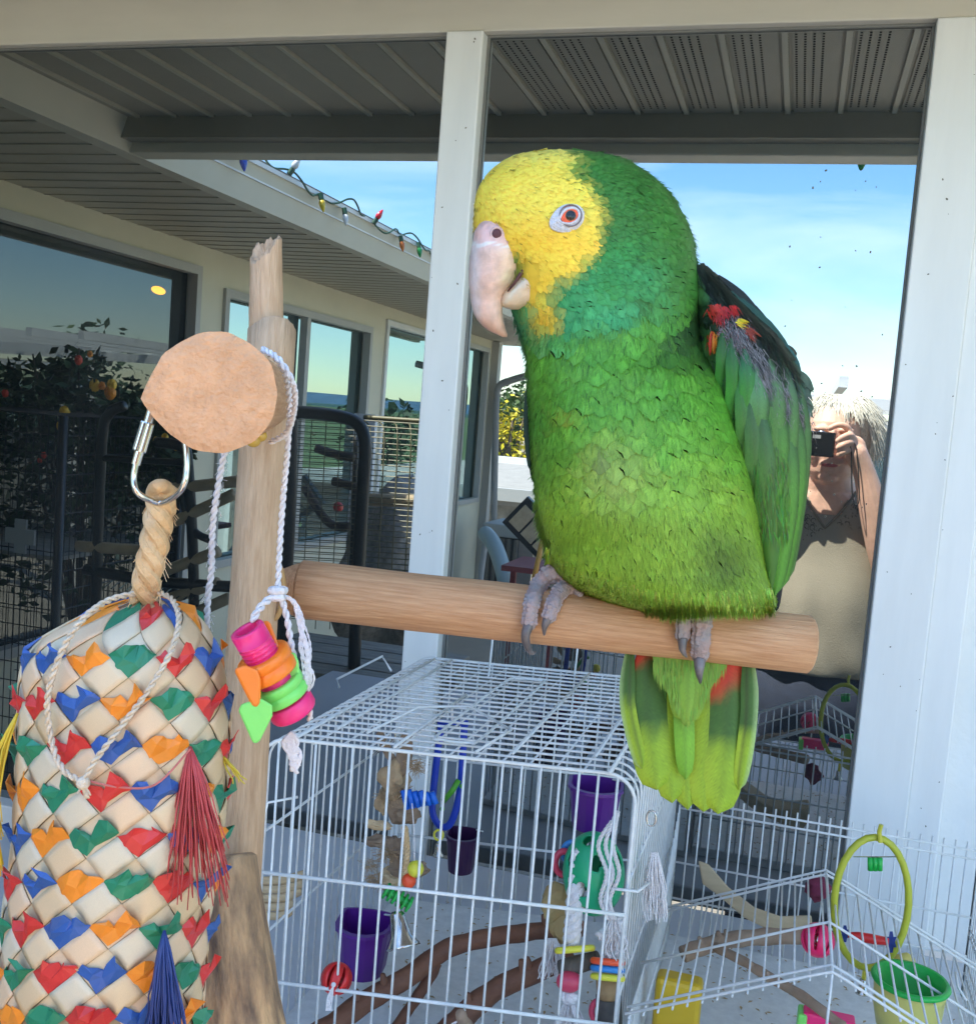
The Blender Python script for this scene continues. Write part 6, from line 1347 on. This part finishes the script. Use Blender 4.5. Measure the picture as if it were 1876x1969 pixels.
while y > -6.0:
    dn = -1 if k % 3 != 2 else .5; d = Vector((.25, .15*math.sin(k*2.1), dn)).normalized(); p = Vector((GX+.088, y, .70+.01*math.sin(k)))
    bb = MB().lathe(p+d*.022, d, [(0, 0), (.008, .002), (.0115, .010), (.0108, .019), (.007, .031), (.0024, .041), (0, .043)], 12).build('bulb', MBU[seq[k % 16]], xs, smooth=True)
    MB().lathe(p, d, [(.009, 0), (.009, .022)], 10).build('socket', bpy.data.materials['green_wire'], bb, smooth=True)
    y -= .24+.05*math.sin(k*1.7); k += 1
tag(MB().lathe(V(1658, 296, 2.415), (0, 0, -1), [(0, 0), (.009, .002), (.010, .010), (.0085, .022), (.004, .032), (0, .035)], 14).build('green_bulb', MBU[4], smooth=True), 'single green pointed bulb hanging under the main gutter', 'light bulb')
# ================================================================ the photographer, mirrored in the glass
wm = thing('person', 'white haired woman in a taupe V neck shirt photographing the parrot', 'person', (.09, -1.62, -1.5))
M_skin = mat('skin', (.82, .50, .37), .5, 60, .10, .2, 200, sss=.15); M_hair = mat('white_hair', (.80, .76, .66), .5, 60, .35, .2, 300, stretch=(6, 6, 1))
M_shirt = mat('taupe_shirt', (.33, .29, .22), .85, 12, .08, .5, 260); M_jean = mat('navy_jeans', (.02, .028, .055), .85, 40, .25, .4, 300)
sk = MB(); HC = Vector((.080, -1.560, .012))
def ring_loft(m, rings, n=28):
    vs = []; fs = []
    for c, rx_, ry_, tl in rings:
        for k in range(n): a = 2*math.pi*k/n; vs.append(Vector(c)+Vector((rx_*math.cos(a), ry_*math.sin(a), tl*math.sin(a))))
    for j in range(len(rings)-1):
        for k in range(n): fs.append((j*n+k, j*n+(k+1) % n, (j+1)*n+(k+1) % n, (j+1)*n+k))
    fs.append(tuple(range(n))[::-1]); fs.append(tuple((len(rings)-1)*n+k for k in range(n))); m.add(vs, fs)
ring_loft(sk, [((HC.x,HC.y+.035,HC.z-.118),.022,.018,0),((HC.x,HC.y+.028,HC.z-.108),.042,.042,0),((HC.x,HC.y+.018,HC.z-.085),.058,.066,0),((HC.x,HC.y+.008,HC.z-.05),.068,.082,0),((HC.x,HC.y,HC.z),.074,.092,0),((HC.x,HC.y-.006,HC.z+.045),.073,.092,0),((HC.x,HC.y-.012,HC.z+.08),.058,.076,0),((HC.x,HC.y-.015,HC.z+.104),.028,.040,0)])
for (dx, dy, dz, rx_, ry_, rz_) in ((0,.096,-.022,.013,.018,.016),(0,.090,.002,.009,.014,.028),(0,.082,-.062,.026,.012,.009),(0,.080,-.073,.022,.012,.008),(.034,.066,-.040,.024,.020,.024),(-.034,.066,-.040,.024,.020,.024),(0,.062,-.098,.026,.026,.018),(.074,-.01,-.01,.008,.018,.028),(-.074,-.01,-.01,.008,.018,.028),(.03,.082,.026,.022,.012,.009),(-.03,.082,.026,.022,.012,.009)):
    sk.ell(HC+Vector((dx, dy, dz)), [Vector((rx_,0,0)), Vector((0,ry_,0)), Vector((0,0,rz_))], 14, 10)
ring_loft(sk, [((HC.x+.005,-1.60,-.28),.18,.10,0),((HC.x+.005,-1.60,-.20),.175,.092,.0),((HC.x+.004,-1.595,-.155),.135,.082,.0),((HC.x+.002,-1.588,-.125),.082,.074,0),((HC.x,-1.575,-.09),.066,.068,0),((HC.x,-1.57,-.05),.062,.064,0)])
def limb(pts, rs, n=14):
    sp = smoothpath(pts, 5); L_ = len(sp); sk.tube(sp, [interp([(i, r) for i, r in enumerate(rs)], k/(L_-1)*(len(rs)-1))[0] for k in range(L_)], n); sk.ell(sp[0], rs[0], 12, 8); sk.ell(sp[-1], rs[-1], 12, 8)
# her right arm (right in the picture) raised to the camera, her left arm likewise
limb([(.255,-1.61,-.175),(.275,-1.56,-.26),(.272,-1.50,-.34),(.235,-1.475,-.27),(.195,-1.462,-.15),(.165,-1.455,-.065),(.140,-1.452,-.020)], [.052,.050,.044,.040,.036,.028,.030])
limb([(-.085,-1.61,-.175),(-.11,-1.56,-.26),(-.12,-1.50,-.34),(-.09,-1.475,-.27),(-.065,-1.462,-.15),(-.05,-1.455,-.07),(-.035,-1.452,-.035)], [.052,.050,.044,.040,.036,.028,.030])
sk.ell((.134,-1.452,-.008), [Vector((.030,0,.008)), Vector((0,.016,0)), Vector((-.006,0,.034))], 14, 10); sk.ell((-.035,-1.45,-.02), [Vector((.022,0,-.01)), Vector((0,.016,0)), Vector((.006,0,.030))], 14, 10)
for f in ([(.124,-1.450,.024),(.110,-1.440,.046),(.090,-1.436,.050),(.070,-1.438,.040)], [(.132,-1.446,.014),(.120,-1.428,.026),(.104,-1.420,.020),(.092,-1.421,.010)], [(.134,-1.445,.000),(.122,-1.426,.008),(.106,-1.418,.000),(.094,-1.420,-.008)], [(.132,-1.446,-.014),(.122,-1.429,-.012),(.108,-1.421,-.018),(.098,-1.424,-.025)], [(.120,-1.462,-.030),(.104,-1.466,-.040),(.088,-1.466,-.036)]):
    sp = smoothpath(f, 4); sk.tube(sp, [lerp(.0098, .0076, i/(len(sp)-1)) for i in range(len(sp))], 10); sk.ell(sp[-1], .0078, 8, 6)
for f in ([(-.030,-1.448,.008),(-.028,-1.432,.034),(-.010,-1.428,.040),(.004,-1.43,.038)], [(-.030,-1.446,-.004),(-.034,-1.426,.004),(-.030,-1.416,.002)], [(-.030,-1.446,-.018),(-.034,-1.426,-.012),(-.028,-1.418,-.016)], [(-.028,-1.448,-.03),(-.032,-1.43,-.028),(-.026,-1.42,-.03)], [(-.02,-1.456,-.034),(-.004,-1.45,-.038),(.012,-1.448,-.036)]):
    sp = smoothpath(f, 4); sk.tube(sp, [lerp(.0098, .0076, i/(len(sp)-1)) for i in range(len(sp))], 10); sk.ell(sp[-1], .0078, 8, 6)
bo = sk.build('body', M_skin, wm, smooth=True); rm = bo.modifiers.new('merge', 'REMESH'); rm.mode = 'VOXEL'; rm.voxel_size = .0032; rm.use_smooth_shade = True; sm_ = bo.modifiers.new('smooth', 'SMOOTH'); sm_.factor = .5; sm_.iterations = 2
m = MB(); m.ell(HC+Vector((0, .088, -.0665)), [Vector((.021,0,0)), Vector((0,.0085,0)), Vector((0,0,.0062))], 14, 8); m.build('lips', mat('lips', (.50,.12,.12), .4), wm, smooth=True)
for s in (-1, 1):
    e_ = MB().ell(HC+Vector((s*.031, .078, .006)), .0115, 12, 8).build('eye', mat('eye_white', (.8,.8,.78), .2), wm, smooth=True); MB().ell(HC+Vector((s*.031, .0875, .006)), [Vector((.005,0,0)), Vector((0,.0024,0)), Vector((0,0,.005))], 10, 6).build('iris', M_pup if 'M_pup' in globals() else mat('eye_dark', (.05,.04,.03), .2), e_, smooth=True)
hr = MB(); hc = HC+Vector((.012, -.022, .022))
hcap = MB().ell((0,0,0), 1, 30, 18)
vs = []
for p in hcap.v:
    p = Vector(p); k = 1+.07*noise.noise(p*3)
    q = hc+Vector((p.x*.092*k, p.y*.098*k, p.z*.094*k+.004))
    if p.y > .35 and p.z < .52: q.y = HC.y+.02+.03*(p.z)
    if abs(p.x) > .6 and p.z < 0: q.z -= .018*(abs(p.x))
    vs.append(q)
hcap.v = [tuple(q) for q in vs]; hob = hcap.build('hair', M_hair, wm, smooth=True)
hs = MB(); rh = random.Random(4)
for k in range(7000):
    a = rh.uniform(0, 6.283); t = rh.uniform(.0, 1.45); ro = hc+Vector((math.sin(t)*math.cos(a)*.088, math.sin(t)*math.sin(a)*.094, math.cos(t)*.094+.005))
    d = Vector((math.cos(a), math.sin(a), 0)); fr_ = max(0, math.sin(a)); L_ = rh.uniform(.06, .105)*(1-.30*fr_)
    if fr_ > .5 and t > .80: continue
    L_ *= 1-.35*(fr_ > .5)*rh.random()
    tn = Vector((math.cos(t)*math.cos(a), math.cos(t)*math.sin(a), -math.sin(t))); sw_ = Vector((rh.gauss(.12, .15), 0, 0)); p1 = ro+(tn+sw_*.6)*L_*.5+d*.006*rh.random(); p2 = p1+(tn*.55+Vector((0, 0, -.6))+sw_)*L_*.5-d*.006*rh.random()
    hs.tube([ro, p1, p2], [.0011, .0011, .0006], 4, cap=False)
hs.build('hair_strands', M_hair, hob, smooth=True, kind='stuff')
sh_ = MB(); tz = [(-.125,.105,.070,-1.600),(-.150,.165,.088,-1.605),(-.185,.200,.104,-1.605),(-.25,.205,.112,-1.603),(-.30,.205,.118,-1.600),(-.37,.205,.135,-1.595),(-.43,.203,.145,-1.590),(-.49,.212,.152,-1.587),(-.55,.220,.158,-1.585),(-.59,.224,.158,-1.585),(-.60,.220,.154,-1.585)]
n = 56; vs = []; fs = []; cx = .085
for j, (z, rx_, ry_, yc) in enumerate(tz):
    for k in range(n):
        a = 2*math.pi*k/n; x = cx+rx_*math.cos(a); y = yc+ry_*math.sin(a); zz = z
        fr_ = max(0, math.sin(a))
        if z > -.32: zz = z+.05*(1-abs(math.cos(a)))*0
        y += .014*noise.noise(Vector((x*9, z*7, 1)))*fr_+.008*math.sin(x*60+z*40)*fr_*(1 if z < -.45 else .3)
        if -.45 < z < -.33: y += .012*fr_*abs(math.cos(a*1.0+.0))**.5
        vs.append((x, y, zz))
for j in range(len(tz)-1):
    for k in range(n):
        a = 2*math.pi*(k+.5)/n; z = (tz[j][0]+tz[j+1][0])/2; x = math.cos(a)
        if math.sin(a) > 0 and z > -.125-.10*(1-min(1, abs(x)/.42)) and abs(x) < .42 and z > -.23: continue
        fs.append((j*n+k, j*n+(k+1) % n, (j+1)*n+(k+1) % n, (j+1)*n+k))
sh_.add(vs, fs)
so_ = sh_.build('shirt', M_shirt, wm, smooth=True); q = so_.modifiers.new('round', 'SUBSURF'); q.levels = 1; q.render_levels = 1; q = so_.modifiers.new('thickness', 'SOLIDIFY'); q.thickness = .003
for sx, xx in ((1, .262), (-1, -.092)):
    m = MB(); m.tube([(xx-sx*.06, -1.60, -.165), (xx-sx*.01, -1.597, -.19), (xx+sx*.012, -1.588, -.245), (xx+sx*.014, -1.575, -.285)], [.055, .064, .060, .060], 20); m.build('sleeve', M_shirt, so_, smooth=True)
def front_y(x, z):
    rx_, ry_, yc = interp([(-zz, r1, r2, y_) for zz, r1, r2, y_ in tz], -z); q = max(0, 1-((x-cx)/rx_)**2); return yc+ry_*math.sqrt(q)
m = MB(); tr = []
for t in [i/30 for i in range(31)]: s_ = -1+2*t; x = cx+s_*.070; z = -.120-.100*(1-abs(s_))**.85; tr.append((x, front_y(x, z)+.004, z))
m.tube(tr, .0035, 6); m.build('neck_trim', mat('neck_trim', (.20,.17,.12), .8), so_, smooth=True)
m = MB(); M_emb = mat('embroidery_dark', (.09,.075,.055), .7)
for k in range(150):
    s_ = rh.uniform(-1, 1); d_ = abs(rh.gauss(0, .5))*.05+.008; x = cx+s_*.078+math.copysign(d_*.8, s_); z = -.120-.105*(1-abs(s_))**.85-d_*.6; y = front_y(x, z)+.0025
    if rh.random() < .3: m.tube([(x+.006*math.cos(a), y, z+.007*math.sin(a)) for a in [i*.785 for i in range(8)]], .0009, 4, closed=True)
    else: m.ell((x, y, z), .0016, 6, 4)
m.build('embroidery', M_emb, so_, kind='stuff')
jn = MB()
ring_loft(jn, [((cx,-1.59,-.56),.200,.140,0),((cx,-1.56,-.70),.208,.145,0),((cx,-1.565,-.78),.205,.14,0),((cx,-1.57,-.84),.20,.13,0)], 32)
for sx in (-1, 1): ring_loft(jn, [((cx+sx*.095,-1.57,-.78),.105,.125,0),((cx+sx*.10,-1.575,-.95),.09,.10,0),((cx+sx*.10,-1.58,-1.1),.072,.08,0),((cx+sx*.10,-1.585,-1.25),.06,.068,0),((cx+sx*.10,-1.59,-1.44),.055,.062,0)], 24)
jn.build('jeans', M_jean, wm, smooth=True)
for sx in (-1, 1): m = MB(); m.ell((cx+sx*.10,-1.545,-1.465), [Vector((.045,0,0)), Vector((0,.125,0)), Vector((0,0,.034))], 18, 10); m.build('shoe', mat('shoe_grey', (.12,.12,.12), .7), wm, smooth=True)
# the compact camera in her hands with its wrist strap
cm = thing('compact_camera', 'small black compact camera held up to the woman\'s face', 'camera', (.03, -1.44, 0))
M_cam = mat('camera_black', (.012,.012,.014), .28, coat=.3)
b = MB(); b.box((-.026, -1.452, -.034), (.086, -1.429, .030)); b.build('camera_body', M_cam, cm, bevel=.004)
MB().lathe((0, -1.430, 0), (0, 1, 0), [(.026, 0), (.026, .006), (.023, .007), (.023, .014), (.020, .015), (.019, .0155)], 36).build('lens_ring', mat('lens_barrel', (.03,.03,.032), .25, metal=.5), cm, smooth=True)
MB().lathe((0, -1.4155, 0), (0, 1, 0), [(0, 0), (.012, -.001), (.018, -.0015)], 32).build('lens_glass', mat('lens_glass', (.01,.01,.02), .05, coat=1), cm, smooth=True)
MB().lathe((.052, -1.44, .028), (0, 0, 1), [(.009, 0), (.009, .004), (0, .0045)], 20).build('shutter_button', mat('button_silver', (.6,.6,.6), .25, metal=1), cm, smooth=True)
b = MB(); b.box((.030, -1.4289, .012), (.050, -1.4275, .021)); b.build('flash_window', mat('flash', (.5,.5,.5), .15), cm)
m = MB(); m.tube(smoothpath([(.088,-1.436,.010),(.122,-1.424,.0),(.132,-1.424,-.06),(.140,-1.424,-.12),(.150,-1.424,-.148),(.158,-1.424,-.135),(.150,-1.424,-.07),(.136,-1.424,.0),(.120,-1.43,.012)], 6), .0018, 6); m.build('wrist_strap', mat('strap_black', (.02,.02,.02), .6), cm, smooth=True)
